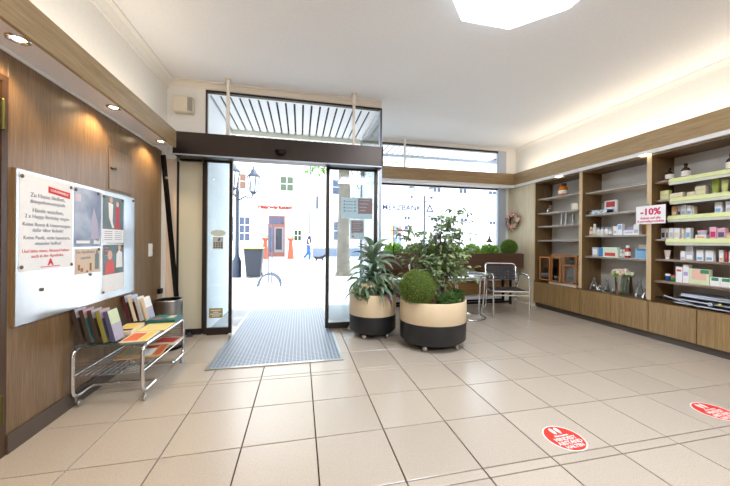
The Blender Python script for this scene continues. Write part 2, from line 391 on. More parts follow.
# cornices
def trim(n, mb, mat=WHITE): struct(mb.build('trim_%d' % n, mat))
prof = [(0, 0), (0, -.11), (.012, -.11), (.02, -.075), (.05, -.03), (.085, -.02), (.085, 0)]
trim(1, MB().prism([(-1.53 + a, CZ + b) for a, b in prof], 'y', Y0, 3.88))
trim(2, MB().prism([(3.88 - a * .7, CZ + b * .62) for a, b in prof], 'x', -1.53, 1.05), TRIMC)
trim(3, MB().prism([(4.22 - a * .6, CZ + b * .6) for a, b in prof], 'y', Y0, 5.2))
trim(4, MB().prism([(5.2 - a * .4, CZ + b * .35) for a, b in prof], 'x', 1.07, 4.22), WHITE)
# front wall pieces
wf = MB().box(-1.75, -1.105, 3.88, 4.0, 2.05, CZ).box(-1.75, -1.43, 3.88, 4.0, -.05, 2.05).box(-1.105, 1.06, 3.88, 4.0, 2.915, CZ)
wf.box(1.06, 4.6, 5.2, 5.32, 2.93, CZ + .1).box(3.99, 4.6, 5.2, 5.32, -.05, 2.93).box(1.06, 4.6, 5.24, 5.32, -.05, .40)
struct(wf.build('wall_front', WHITE), 'white plaster front wall around door and window')
MB().box(-1.535, -1.42, 3.872, 3.88, 0, 2.07).build('jamb_panel', M('jamb_peach', (226, 204, 182), .6), bpy.data.objects['wall_front'])
# right wall above the cabinets, pale veneer panel beside them
wr = struct(MB().box(4.22, 4.6, Y0, 5.2, 2.20, CZ).box(4.45, 4.6, Y0, 5.2, -.05, 2.2).build('wall_right', WHITE), 'right wall, white plaster above the cabinets')
MB().cbox(XF, XF + .03, 4.53, 5.2, .06, 2.2, .002).build('panel', LIGHTW, wr)
MB().box(XF + .03, 4.45, 4.53, 5.2, 0, 2.2).build('panel_core', CREAM, wr)
for a, b in ((1.0, 1.86), (.1, .98), (-.8, .08), (-1.7, -.82), (Y0, -1.72)): MB().cbox(XF, XF + .38, a, b, .06, 2.2, .002).build('panel', CABW, wr)
MB().box(4.10, 4.14, Y0, 5.2, 0, .06).build('baseboard_right', SKIRT); struct(bpy.data.objects['baseboard_right'])

# ================================================================== entrance
hd = thing('door_header', (-.17, 3.73, 2.07), 'dark brown sliding door operator box above the entrance', 'door header')
MB().cbox(-1.372, 1.0, 3.62, 3.82, 2.068, 2.318, .004).build('housing', DARKM, hd)
MB().box(-1.372, 1.0, 3.605, 3.622, 2.058, 2.070).build('cover_lip', GREYM, hd)
MB().cbox(1.0, 1.009, 3.60, 3.82, 2.055, 2.325).build('end_cap', BLACKM, hd)
s_ = MB().lathe([(.06, .0), (.058, -.02), (.045, -.042), (.02, -.052), (.001, -.054)], (-.23, 3.605, 2.175), 18, close=False); s_.box(-.292, -.168, 3.605, 3.625, 2.15, 2.19).build('motion_sensor', BLACKM, hd)
for x in (-.835, .655):
    r = MB().cbox(x - .016, x + .016, 3.72, 3.75, 2.318, CZ).box(x - .035, x + .035, 3.70, 3.77, CZ - .008, CZ)
    tag(r.build('hanger_rod', TRIMC), 'cream square rod from ceiling to the door header, ' + ('left one' if x < 0 else 'right one'), 'rod', 'header hanger rods')
MB().box(1.80, 1.83, 5.04, 5.07, 2.44, CZ).build('hanger_rod', WHITE); tag(bpy.data.objects['hanger_rod.002'], 'thin white rod between ceiling and window beam', 'rod')
# leaves and fixed lights
def leaf(name, x0, x1, y, z1, label, fw=.04, bot=.09, mid=None, glass=PANE2, cat='door'):
    t = thing(name, ((x0 + x1) / 2, y, 0.0), label, cat)
    MB().cbox(x0, x0 + fw, y - .02, y + .02, .012, z1).build('stile', DARKM, t); MB().cbox(x1 - fw, x1, y - .02, y + .02, .012, z1).build('stile', DARKM, t)
    MB().cbox(x0 + fw, x1 - fw, y - .02, y + .02, .0, bot).build('bottom_rail', DARKM, t); MB().cbox(x0 + fw, x1 - fw, y - .02, y + .02, z1 - .05, z1).build('top_rail', DARKM, t)
    MB().box(x0 + fw, x1 - fw, y - .005, y + .005, bot, z1 - .05).build('pane', glass, t)
    return t
leaf('fixed_side_panel', -1.43, -1.115, 3.90, 2.10, 'fixed glass side panel left of the entrance against the cream wall', .03, .07, glass=BRIGHTPANE, cat='glass panel')
ll = leaf('sliding_door_leaf', -1.115, -.80, 3.845, 2.10, 'open sliding glass door leaf with oval sticker, left of the doorway', .036, .085)
rl = leaf('sliding_door_leaf', .318, 1.0, 3.845, 2.10, 'open sliding glass door leaf with posters, right of the doorway', .045, .075)
# small triangular floor stop
tag(MB().prism([(.60, 0), (.69, 0), (.645, .07)], 'y', 3.76, 3.80).build('door_stop', WSTRIP), 'small white triangular stop at the foot of the right door leaf', 'door stop')
tag(MB().prism([(-1.29, 0), (-1.22, 0), (-1.26, .05)], 'y', 3.79, 3.84).build('door_stop', SEDGE), 'small grey stop at the foot of the left side panel', 'door stop')
# transom window above the header
tw = struct(MB().box(-1.105, 1.05, 3.895, 3.90, 2.35, 2.90).build('window_1', PANE), 'wide transom window above the entrance')
MB().box(-1.115, -1.10, 3.87, 3.92, 2.32, 2.915).box(-1.115, 1.06, 3.87, 3.92, 2.895, 2.92).box(1.045, 1.06, 3.87, 3.92, 2.32, 2.92).build('window_frame', DARKM, tw)
# glass return between entrance and shop window
sg = struct(MB().box(1.05, 1.058, 3.92, 5.2, .03, 2.9).build('window_2', PANE), 'glass return wall of the entrance bay')
MB().box(1.035, 1.07, 3.88, 3.925, 0, 2.92).build('window_frame', GREYM, sg); MB().box(1.035, 1.07, 5.17, 5.22, 0, 2.92).build('window_frame', GREYM, sg)
# shop window on the right
sw = struct(MB().box(1.07, 3.82, 5.225, 5.231, .45, 2.165).build('window_3', PANE), 'large shop window behind the planter trough')
MB().box(1.07, 3.82, 5.225, 5.231, 2.20, 2.90).build('upper_pane', PANE, sw)
MB().cbox(3.81, 3.99, 5.18, 5.25, .42, 2.93).build('window_frame', GREYM, sw); MB().box(1.07, 3.81, 5.19, 5.25, 2.16, 2.205).build('window_bar', DARKM, sw)
MB().box(1.07, 3.99, 5.19, 5.25, 2.895, 2.93).build('window_bar', DARKM, sw)
MB().cbox(1.07, 3.99, 5.02, 5.25, .40, .45, .004).build('window_sill', M('sill_stone', (226, 226, 230), .3), sw)
MB().cbox(1.07, 3.99, 5.10, 5.24, .13, .40, .003).build('sill_panel', SILLW, sw)
MB().cbox(1.07, 3.99, 5.12, 5.2, .47, .70, .003).build('sill_panel', SILLW, sw)
MB().box(1.07, 3.99, 5.16, 5.24, .0, .13).build('plinth', WSTRIP, sw)
# beam in front of the shop window and crown over the cabinets
wbm = thing('beam', (2.7, 5.0, 2.19), 'golden veneered beam across the shop window', 'beam')
MB().cbox(1.03, 4.03, 4.99, 5.015, 2.235, 2.45, .002).build('fascia', BEAMX, wbm)
MB().box(1.03, 4.03, 5.0, 5.16, 2.185, 2.237).build('underside', WSTRIP, wbm)
cr = thing('crown_board', (4.05, 2, 2.19), 'long veneered crown board over the cabinets with white light strip', 'crown board')
MB().cbox(4.015, 4.04, Y0, 5.015, 2.235, 2.45, .002).build('fascia', BEAMY, cr)
MB().box(4.025, 4.22, Y0, 5.0, 2.19, 2.237).build('light_strip', WSTRIP, cr)
MB().box(4.04, 4.22, Y0, 5.2, 2.40, 2.42).build('top_board', WHITE, cr)
LEDM = M('crown_led', (255, 246, 230), .4, emit=(255, 238, 208), estr=5)
for y in (4.0, 2.78, 1.6): MB().box(4.022, 4.06, y - .05, y + .05, 2.184, 2.191).build('lamp', LEDM, cr)
# warm cove light above crown and beam (strip lamps lying on top)
COVE = M('cove_tube', (255, 240, 210), .5, emit=(255, 205, 130), estr=.8)
def cove(name, x0, x1, y0, y1, z, e, lab, dirn=(0, 0, 1)):
    t = thing(name, ((x0 + x1) / 2, (y0 + y1) / 2, z), lab, 'strip light')
    MB().cbox(x0, x1, y0, y1, z, z + .018).build('tube', COVE, t)
    light('cove_glow', 'AREA', ((x0 + x1) / 2, (y0 + y1) / 2, z + .03), e, (1, .86, .66), direction=dirn, sx=x1 - x0, sy=y1 - y0, parent=t)
cove('cove_strip', 4.06, 4.09, -.5, 4.9, 2.42, 4.5, 'hidden warm strip light lying on top of the cabinet crown')
cove('cove_strip', -1.40, -1.37, -.5, 3.4, 2.25, 2.5, 'hidden warm strip light lying on top of the left beam')
# octagonal ceiling lamps; the rear one is unseen, added to brighten the room
LAMPM = M('lamp_diffuser', (250, 250, 252), .4, emit=(226, 238, 255), estr=1.7)
def oct(c, r): return [(c[0] + r * math.cos(R(22.5 + 45 * k)), c[1] + r * math.sin(R(22.5 + 45 * k))) for k in range(8)]
for c, e_, lab in (((1.53, 1.73), 27, 'white octagonal ceiling lamp'), ((1.53, -1.1), 52, 'added white octagonal fill lamp on the ceiling behind the viewer')):
    t = thing('ceiling_lamp', (*c, CZ - .05), lab, 'ceiling lamp')
    MB().prism(oct(c, .575), 'z', CZ - .02, CZ).build('housing', WSTRIP, t)
    o1, o2 = oct(c, .58), oct(c, .53); m = MB()
    m.add([(*p, CZ - .02) for p in o1] + [(*p, CZ - .055) for p in o2], [(k, (k + 1) % 8, 8 + (k + 1) % 8, 8 + k) for k in range(8)] + [tuple(range(8, 16))]).build('diffuser', LAMPM, t)
    light('lamp_light', 'AREA', (c[0], c[1], CZ - .075), e_, (.88, .94, 1), direction=(0, 0, -1), sx=.8, sy=.8, parent=t)
# entrance mat
mt = thing('entrance_mat', (-.19, 3.9, 0), 'grey ribbed entrance mat in a steel frame running through the doorway', 'mat')
MB().cbox(-.765, .385, 2.82, 5.05, 0, .006, .002).build('ribbed_field', MATM, mt)
MB().box(-.795, -.765, 2.79, 5.05, 0, .008).box(.385, .41, 2.79, 5.05, 0, .008).box(-.765, .385, 2.79, 2.82, 0, .008).build('frame', STEEL, mt)
# stickers on the door glass
tag(MB().lathe([(.085, 0), (.085, .0015)], (0, 0, 0), 24, .45).xf(face((-.955, 3.8385, 1.21), (0, -1, 0))).build('oval_sticker', M('mint_print', (208, 216, 204), .5)), 'pale oval sticker on the left door leaf', 'sticker')
t = thing('hours_sign', (-.955, 3.8385, 1.02), 'small printed notice with blue logo under the oval sticker', 'notice')
MB().box(-1.015, -.90, 3.837, 3.8395, 1.02, 1.165).build('sheet', M('notice_grey', (196, 196, 186), .5), t)
MB().prism([(-.965, 1.115), (-.945, 1.115), (-.93, 1.15), (-.95, 1.15)], 'y', 3.8355, 3.8375).build('logo', M('logo_blue', (40, 90, 190), .4), t)
m = MB()
for r_ in range(3):
    for c_ in range(4): m.box(-1.005 + c_ * .026, -.988 + c_ * .026, 3.8355, 3.8375, 1.035 + r_ * .025, 1.05 + r_ * .025)
m.build('text_rows', BLACKM, t)
t = thing('gold_sticker', (-.965, 3.8385, .20), 'small olive gold sticker with white lines low on the left door leaf', 'sticker')
MB().box(-1.05, -.90, 3.837, 3.8395, .20, .315).build('sheet', M('gold_print', (158, 146, 92), .4), t)
m = MB()
for z, w in ((.285, .11), (.262, .06), (.24, .12), (.218, .08)): m.box(-.975 - w / 2, -.975 + w / 2, 3.8355, 3.8375, z, z + .011)
m.build('text_rows', PAPER, t)
# posters on the right leaf
PINK = leafy('poster_red', (224, 130, 116), .6, .02); PALE = leafy('poster_pale', (232, 238, 238), .6, .02)
t = thing('window_poster', (.72, 3.853, 1.42), 'pale landscape poster with a red block at the upper right on the right door leaf', 'poster')
MB().box(.52, .935, 3.8520, 3.8550, 1.42, 1.70).build('sheet', PALE, t); MB().box(.74, .935, 3.8510, 3.8520, 1.49, 1.69).build('red_block', PINK, t)
m = MB()
for k in range(4): m.box(.55, .57, 3.8510, 3.8520, 1.64 - k * .042, 1.66 - k * .042).box(.585, .67, 3.8510, 3.8520, 1.643 - k * .042, 1.65 - k * .042).box(.69, .71, 3.8510, 3.8520, 1.64 - k * .042, 1.66 - k * .042)
m.build('pictograms', BLUEPR, t)
m = MB()
for k in range(4): m.box(.76, .90 - .02 * k, 3.8503, 3.8510, 1.66 - k * .045, 1.672 - k * .045)
m.build('text_rows', PALE, t)
t = thing('window_poster', (.735, 3.853, 1.155), 'small upright poster with red speech bubble below the pale one', 'poster')
MB().box(.635, .83, 3.8520, 3.8550, 1.155, 1.415).build('sheet', PALE, t)
MB().prism([(.655, 1.24), (.81, 1.24), (.81, 1.40), (.655, 1.40)], 'y', 3.8510, 3.8520).prism([(.655, 1.24), (.69, 1.24), (.662, 1.215)], 'y', 3.8510, 3.8520).build('speech_bubble', PINK, t)
m = MB()
for k in range(6): m.box(.67, .80 - .015 * (k % 3), 3.8503, 3.8510, 1.38 - k * .023, 1.387 - k * .023)
m.build('text_rows', PALE, t)
text('A', .05, M('pharmacy_red', (206, 30, 40), .5), face((.675, 3.8508, 1.19), (0, -1, 0)), t, bold=.002)

# ================================================================== left wall things
nb = thing('notice_board', (XL, 2.5, .66), 'large glossy magnetic notice board on the left wall', 'notice board')
GLOSSW = M('board_steel', (196, 200, 205), .18, .7)
MB().box(XL, XL + .016, 1.925, 3.075, .655, 1.50).build('backing', wood('board_edge', (110, 84, 52), (140, 112, 74), (160, 130, 92), 'z', .4), nb)
MB().cbox(XL + .016, XL + .022, 1.927, 3.073, .657, 1.498, .001).build('panel', GLOSSW, nb)
XN = XL + .0222
def sheet(name, y0, y1, z0, z1, mat, label, cat='poster'):
    t = thing(name, (XN, (y0 + y1) / 2, z0), label, cat)
    MB().box(XN, XN + .0012, y0, y1, z0, z1).build('sheet', mat, t); return t
XT = XN + .0016
PR = M('pharmacy_red', (206, 30, 40), .5); DK = M('print_dark', (112, 116, 126), .6)
t = sheet('large_notice', 1.945, 2.325, .945, 1.482, PAPER, 'large white text notice with red heading stripe, left on the board')
def wtext(s, z, size, mat, par, y=2.135): return text(s, size, mat, face((XT, y, z), (1, 0, 0)), par)
MB().prism([(2.13, 1.40), (2.30, 1.383), (2.30, 1.423), (2.13, 1.438)], 'x', XT - .0004, XT).build('heading_stripe', PR, t)
text('CORONAVIRUS', .02, PAPER, face((XT + .0004, 2.215, 1.411), (1, 0, 0), (0, .09, 1)), t)
for s_, z, sz, mm in (('Zu Hause bleiben,', 1.37, .034, DK), ('#stayathomestaysafe', 1.335, .03, DK), ('Hände waschen,', 1.285, .034, DK), ('2 x Happy Birthday singen', 1.25, .03, DK), ('Keine Bussis & Umarmungen,', 1.205, .029, DK), ('dafür öfter lächeln!', 1.173, .029, DK), ('Keine Panik, nicht hamstern,', 1.13, .029, DK), ('einander helfen!', 1.098, .029, DK), ('Und bitte etwas Abstand halten -', 1.055, .026, PR), ('auch in der Apotheke.', 1.025, .026, PR)):
    wtext(s_, z, sz, mm, t)
text('A', .05, PR, face((XT, 2.15, .985), (1, 0, 0)), t, name='pharmacy_emblem', bold=.003)
MB().box(XT - .0004, XT, 2.08, 2.22, .958, .963).build('underline', PR, t)
def picmat(name, cols, scale=6.0):
    m = bpy.data.materials.new(name); m.use_nodes = True; nt = m.node_tree; b = nt.nodes['Principled BSDF']; N = nt.nodes.new; L = nt.links.new
    g = N('ShaderNodeNewGeometry'); n = N('ShaderNodeTexNoise'); n.inputs['Scale'].default_value = scale; n.inputs['Detail'].default_value = 3; L(g.outputs['Position'], n.inputs['Vector'])
    c = N('ShaderNodeValToRGB'); e = c.color_ramp.elements; e[0].position = .3; e[0].color = (*lin(cols[0]), 1); e[1].position = .7; e[1].color = (*lin(cols[-1]), 1)
    for i, k in enumerate(cols[1:-1]): x = e.new(.3 + .4 * (i + 1) / (len(cols) - 1)); x.color = (*lin(k), 1)
    L(n.outputs[0], c.inputs[0]); L(c.outputs[0], b.inputs['Base Color']); b.inputs['Roughness'].default_value = .35; return m
t = sheet('blue_poster', 2.338, 2.614, 1.072, 1.476, picmat('blue_print', [(96, 110, 136), (136, 148, 172), (176, 182, 200)], 5), 'slate blue picture poster in the middle of the board')
MB().box(XT - .0004, XT, 2.35, 2.40, 1.38, 1.43).build('picture_patch', M('pale_pink_print', (206, 192, 200), .5), t)
MB().prism([(2.50, 1.13), (2.59, 1.11), (2.57, 1.25), (2.53, 1.36), (2.51, 1.28)], 'x', XT - .0004, XT).build('figure_shape', M('lilac_print', (176, 168, 190), .5), t)
MB().box(XT - .0004, XT, 2.36, 2.49, 1.095, 1.115).box(XT - .0004, XT, 2.53, 2.60, 1.09, 1.125).build('text_rows', PAPER, t)
t = sheet('fair_poster', 2.348, 2.608, .885, 1.058, M('peach_print', (214, 188, 164), .5), 'peach product poster with bottles below the blue poster')
text('Die Apotheken', .03, BLUEPR, face((XT, 2.45, 1.035), (1, 0, 0)), t); text('natürlich', .028, BLUEPR, face((XT, 2.45, .995), (1, 0, 0)), t)
MB().box(XT - .0004, XT, 2.545, 2.59, .905, 1.02).box(XT - .0004, XT, 2.558, 2.577, 1.02, 1.045).build('bottle_print', M('print_teal', (110, 128, 130), .5), t)
for a_, b_, c_, d_ in ((2.375, 2.395, .91, .95), (2.40, 2.425, .90, .925), (2.49, 2.51, .90, .955), (2.455, 2.475, .89, .905)): MB().box(XT - .0004, XT, a_, b_, c_, d_).build('small_bottle_print', M('print_amber', (150, 96, 56), .5), t)
def figures(t, y0, z0, kind):
    if kind == 0:
        MB().prism([(y0 + .07, z0 + .17), (y0 + .13, z0 + .16), (y0 + .125, z0 + .02), (y0 + .145, z0 - .03), (y0 + .12, z0 - .03), (y0 + .08, z0 + .05)], 'x', XT, XT + .0004).build('man_print', PAPER, t)
        MB().prism([(y0 + .165, z0 + .14), (y0 + .215, z0 + .14), (y0 + .21, z0 + .04), (y0 + .225, z0 - .035), (y0 + .155, z0 - .035), (y0 + .165, z0 + .02)], 'x', XT, XT + .0004).build('woman_print', M('print_red_dress', (196, 52, 74), .5), t)
    else:
        MB().prism([(y0 + .03, z0 - .10), (y0 + .15, z0 - .10), (y0 + .145, z0 - .02), (y0 + .09, z0 + .02), (y0 + .04, z0 - .02)], 'x', XT, XT + .0004).build('woman_print', M('print_coral', (214, 84, 88), .5), t)
        MB().prism([(y0 + .17, z0 - .06), (y0 + .26, z0 - .06), (y0 + .255, z0 + .06), (y0 + .21, z0 + .085), (y0 + .175, z0 + .05)], 'x', XT, XT + .0004).build('man_print', PAPER, t)
    sk = M('print_skin', (222, 178, 156), .5)
    for a, b, r_ in ((((.105, .19, .02), (.188, .165, .018)) if kind == 0 else ((.09, .045, .03), (.215, .102, .018)))):
        k = MB().lathe([(r_, 0), (r_, .0004)], (0, 0, 0), 12, 1.25); k.xf(face((XT + .0002, y0 + a, z0 + b), (1, 0, 0))).build('face_print', sk, t)
NIGHT = picmat('teal_print', [(58, 74, 78), (84, 102, 104), (104, 118, 122)], 5)
t = sheet('couple_poster', 2.626, 2.905, 1.098, 1.466, PAPER, 'poster of a couple, woman in a red dress, upper right on the board')
MB().box(XT - .0004, XT, 2.628, 2.903, 1.205, 1.464).build('photo_area', NIGHT, t); figures(t, 2.626, 1.245, 0)
m = MB()
for k in range(5): m.box(XT - .0004, XT, 2.65, 2.75, 1.185 - .016 * k, 1.189 - .016 * k).box(XT - .0004, XT, 2.78, 2.88, 1.185 - .016 * k, 1.189 - .016 * k)
m.build('text_rows', BLUEPR, t)
t = sheet('pharmacist_poster', 2.63, 2.912, .71, 1.085, PAPER, 'poster of a pharmacist in white and a woman in coral, lower right on the board')
MB().box(XT - .0004, XT, 2.634, 2.908, .85, 1.082).build('photo_area', NIGHT, t); figures(t, 2.63, .955, 1)
MB().box(XT, XT + .0004, 2.65, 2.70, 1.055, 1.063).box(XT, XT + .0004, 2.66, 2.715, 1.03, 1.038).box(XT, XT + .0004, 2.66, 2.72, .995, 1.003).build('text_rows', PINK, t)
MAGS = ((1.955, 1.462, 'at the upper left corner of the large notice'), (2.305, 1.46, 'at the upper right corner of the large notice'), (2.35, 1.455, 'at the upper left corner of the blue poster'), (2.575, 1.46, 'at the upper right corner of the blue poster'), (2.64, 1.452, 'at the upper left corner of the couple poster'), (2.885, 1.448, 'at the upper right corner of the couple poster'), (3.05, 1.47, 'alone in the upper right corner of the board'), (1.955, .97, 'at the lower left corner of the large notice'), (2.315, .96, 'at the lower right corner of the large notice'), (2.585, 1.05, 'on the peach product poster'), (2.50, .872, 'just under the peach product poster'), (2.09, .83, 'alone on the empty board below the large notice'), (2.64, .72, 'at the lower left corner of the pharmacist poster'), (2.89, 1.07, 'at the upper right corner of the pharmacist poster'))
for y, z, w_ in MAGS:
    tag(MB().lathe([(.010, 0), (.011, .003), (.008, .006), (.001, .0065)], (0, 0, 0), 10).xf(face((XN + .0024, y, z), (1, 0, 0))).build('board_magnet', M('magnet_brown', (120, 96, 74), .35, .6)), 'small round brown magnet ' + w_, 'magnet', 'magnets on the notice board')
# switch, small device, alarm box, leaning pole
sw_ = thing('light_switch', (XL, 3.41, .955), 'white double switch plate on the veneer wall by the entrance', 'switch')
MB().cbox(XL, XL + .010, 3.375, 3.445, .955, 1.085, .003).build('plate', WSTRIP, sw_)
MB().cbox(XL + .010, XL + .015, 3.385, 3.435, .965, 1.015).cbox(XL + .010, XL + .015, 3.385, 3.435, 1.025, 1.075).build('rocker', PAPER, sw_)
dv = thing('wall_device', (XL, 3.60, .47), 'small dark device with pale lower half beside the door jamb', 'device')
MB().cbox(XL, XL + .035, 3.57, 3.63, .545, .60).build('cap', BLACKM, dv); MB().cbox(XL, XL + .03, 3.575, 3.625, .46, .545).build('body', M('beige_plastic', (196, 178, 160), .5), dv)
al = thing('alarm_box', (-1.33, 3.86, 2.60), 'cream alarm sounder box high on the front wall', 'alarm box')
MB().cbox(-1.445, -1.23, 3.79, 3.88, 2.60, 2.79, .012).build('housing', M('alarm_cream', (226, 216, 198), .5), al)
m = MB()
for k in range(6): m.box(-1.285 + k * .009, -1.281 + k * .009, 3.7885, 3.792, 2.62, 2.77)
m.build('grille', SEDGE, al); MB().box(-1.285, -1.232, 3.7895, 3.7905, 2.615, 2.775).build('grille_field', BACKG, al)
pole = thing('closing_pole', (-1.34, 3.86, 0), 'dark flat bar leaning from the beam to the foot of the side panel', 'bar')
a, b = Vector((-1.452, 3.60, 2.04)), Vector((-1.345, 3.80, .01)); dd = (b - a)
MB().mbox(Matrix.Translation((a + b) / 2) @ dd.to_track_quat('Z', 'Y').to_matrix().to_4x4(), .05, .022, dd.length).build('bar', BLACKM, pole)
c_ = a + dd * .12; MB().ball(c_ + Vector((.02, -.02, 0)), .016, 10, 6).build('bolt', STEEL, pole)
# waste bin
wb_ = thing('waste_bin', (-1.335, 3.46, 0), 'tall round brushed steel waste bin behind the brochure cart', 'waste bin')
MB().lathe([(.12, 0), (.128, .008), (.128, .49), (.131, .495), (.131, .51), (.121, .51), (.121, .49)], (-1.335, 3.46, 0), 28, close=False).build('shell', STEEL, wb_)
MB().lathe([(.120, .505), (.120, .02), (.001, .02)], (-1.335, 3.46, 0), 24, close=False).build('liner', BLACKM, wb_)
MB().lathe([(.132, .0), (.132, .03)], (-1.335, 3.46, 0), 28, close=False).build('base_ring', BLACKM, wb_)

# ================================================================== brochure cart
X0, X1, YA, YB, ZT = -1.462, -1.055, 2.325, 3.06, .390
ct = thing('brochure_cart', ((X0 + X1) / 2, (YA + YB) / 2, 0), 'chrome tube cart with glass top and wire shelf full of brochures', 'cart')
for x in (X0, X1):
    sx = 1 if x == X0 else -1
    p = fillet([(x, YA + .17, .07), (x, YA, .07), (x, YA, ZT), (x, YB, ZT), (x, YB, .07), (x, YB - .17, .07)], .06)
    MB().tube(p, .0125, 10).build('side_frame', CHROME, ct)
for y, s in ((YA + .17, 1), (YB - .17, -1)):
    MB().tube(fillet([(X0, y - s * .01, .07), (X0, y + s * .03, .07), (X1, y + s * .03, .07), (X1, y - s * .01, .07)], .03), .0125, 10).build('foot_bar', CHROME, ct)
for x in (X0, X1):
    for y in (YA + .035, YB - .035):
        MB().lathe([(.018, -.009), (.022, -.005), (.022, .005), (.018, .009)], (0, 0, 0), 14).xf(face((x + (.02 if x == X0 else -.0), y, .022), (1, 0, 0))).tube([(x, y, .03), (x, y, .062)], .006, 8).build('caster', STEEL, ct)
MB().cbox(X0 + .004, X1 - .004, YA + .004, YB - .004, ZT + .0125, ZT + .0205, .002).build('glass_top', GREENGLASS, ct)
w = MB(); ZS = .215
w.tube([(X0, YA, ZS), (X0, YB, ZS)], .006, 6).tube([(X1, YA, ZS), (X1, YB, ZS)], .006, 6)
for k in range(13): w.tube([(X0 + (X1 - X0) * k / 12, YA, ZS), (X0 + (X1 - X0) * k / 12, YB, ZS)], .0018, 5)
for y in (YA, YB): w.tube([(X0, y, ZS), (X1, y, ZS)], .004, 6)
for k in range(5):
    for y in (YA, YB): w.tube([(X0, y, ZS + .022 * (k + 1)), (X1, y, ZS + .022 * (k + 1))], .0022, 5)
w.build('wire_shelf', CHROME, ct)
ZG = ZT + .0205
def flat(name, cx, cy, w, l, hgt, rot, mats, label, cat, z=ZG, bands=()):
    """paper item lying flat: body plus coloured print fields"""
    t = thing(name, (cx, cy, z), label, cat)
    MB().cbox(-w / 2, w / 2, -l / 2, l / 2, 0, hgt, .001).xf(Matrix.Translation((cx, cy, z))).build('pages', mats, t)
    for (a, b, c, d_, mm) in bands:
        MB().box(a * w, b * w, c * l, d_ * l, hgt, hgt + .0006).xf(Matrix.Translation((cx, cy, z))).build('print', mm, t)
    t.rotation_euler.z = R(rot); return t
ORG = M('print_orange', (222, 112, 70), .5); YEL = M('print_yellow', (232, 200, 92), .5); LYEL = M('print_pale_yellow', (236, 220, 150), .5); TEAL = M('print_teal_deep', (52, 118, 120), .45); CRM = M('print_cream', (232, 216, 190), .5)
PUR = M('print_violet', (84, 84, 112), .5); LIL = M('print_lilac', (168, 164, 182), .5); GRN = M('print_sage', (196, 208, 170), .5); BRN = M('print_brown', (66, 54, 46), .5); OLV = M('print_olive', (140, 134, 60), .5)
flat('newspaper', -1.14, 2.48, .17, .24, .006, 4, CRM, 'cream magazine with an orange and yellow cover, nearest on the cart', 'magazine', bands=((-.42, .1, -.42, .35, ORG), (.16, .42, -.45, .42, YEL)))
flat('newspaper', -1.14, 2.735, .20, .22, .004, 2, LYEL, 'pale yellow newspaper sheet in the middle of the cart', 'newspaper')
flat('newspaper', -1.30, 2.66, .12, .25, .03, 6, CRM, 'stack with a yellow striped cover beside the wall on the cart', 'magazine stack', bands=((-.4, .45, -.1, .4, YEL), (-.4, .4, -.4, -.2, BRN)))
for k in range(3):
    flat('teal_magazine', -1.165 + .006 * k, 2.955 - .008 * k, .21, .17, .011, 3 - 3 * k, TEAL, ['lowest', 'middle', 'topmost'][k] + ' teal magazine of the stack at the far end of the cart', 'magazine', ZG + .0112 * k, bands=(((-.3, -.05, -.45, -.1, PINK), (.1, .35, -.2, .3, CRM)) if k == 2 else ()))
flat('magazine', -1.22, 2.70, .30, .26, .012, 8, M('print_apricot', (226, 170, 110), .5), 'orange edged magazine lying on the lower wire shelf', 'magazine', ZS + .0062, bands=((-.46, -.05, -.46, .46, CRM), (.0, .28, -.46, .2, PAPER), (.0, .28, .22, .46, M('print_red', (200, 60, 60), .5)), (.32, .48, -.46, .46, ORG)))
flat('magazine', -1.15, 2.955, .2, .19, .012, -6, CRM, 'red and white magazine behind the orange one on the lower shelf', 'magazine', ZS + .0062, bands=((-.4, .4, -.3, .4, M('print_red', (200, 60, 60), .5)),))
def rack(y0, y1, xs0, cols, labs, hs, group, rlab):
    t = thing('leaflet_rack', (xs0, (y0 + y1) / 2, ZG), rlab, 'leaflet rack')
    tilt = R(-14); n = len(cols); wr_ = MB()
    for k in range(n):
        bx = xs0 + .046 * k; p0 = Vector((bx, 0, ZG + .012)); up = Vector((math.sin(tilt), 0, math.cos(tilt))); out = Vector((math.cos(tilt), 0, -math.sin(tilt)))
        for y in (y0 + .012, y1 - .012):
            q = [p0 - out * .003 + up * .17, p0 - out * .003 - up * .004, p0 + out * .032 - up * .004, p0 + out * .032 + up * .035]
            wr_.tube([(v.x, y, max(v.z, ZG + .004)) for v in q], .0016, 5)
        l = thing('leaflet_stack', (bx, (y0 + y1) / 2, ZG + .012), labs[k], 'leaflets', group)
        m4 = Matrix.Translation((bx, (y0 + y1) / 2, ZG + .014)) @ Matrix.Rotation(tilt, 4, 'Y')
        hh = hs[k]; fr_ = .55 if k == n - 1 else .74; body, top, low = cols[k]; wy = (y1 - y0)
        MB().cbox(0, .026, -wy / 2, wy / 2, 0, hh, .001).xf(m4).build('pages', body, l)
        MB().box(.026, .0268, -wy / 2 + .001, wy / 2 - .001, hh * fr_, hh - .001).xf(m4).build('cover_top', top, l)
        MB().box(.026, .0268, -wy / 2 + .001, wy / 2 - .001, .002, hh * fr_).xf(m4).build('cover_base', low, l)
    for y in (y0 + .012, y1 - .012): wr_.tube([(xs0 - .005, y, ZG + .0035), (xs0 + .046 * n, y, ZG + .0035)], .002, 5)
    wr_.build('wire', CHROME, t)
rack(2.335, 2.445, -1.43, [(BRN, LIL, BRN), (BRN, M('print_blush', (196, 150, 160), .5), TEAL), (BRN, LIL, BRN), (OLV, M('print_pinkish', (186, 156, 180), .5), PUR), (PUR, GRN, LIL)],
     ['dark brown leaflet stack at the wall end of the near rack', 'leaflet stack with blush pink top, second in the near rack', 'leaflet stack with lilac top, third in the near rack', 'olive and violet leaflet stack, fourth in the near rack', 'sage green and lilac leaflet stack at the front of the near rack'],
     [.235, .23, .225, .22, .215], 'leaflets in the near rack', 'wire leaflet rack at the near end of the cart')
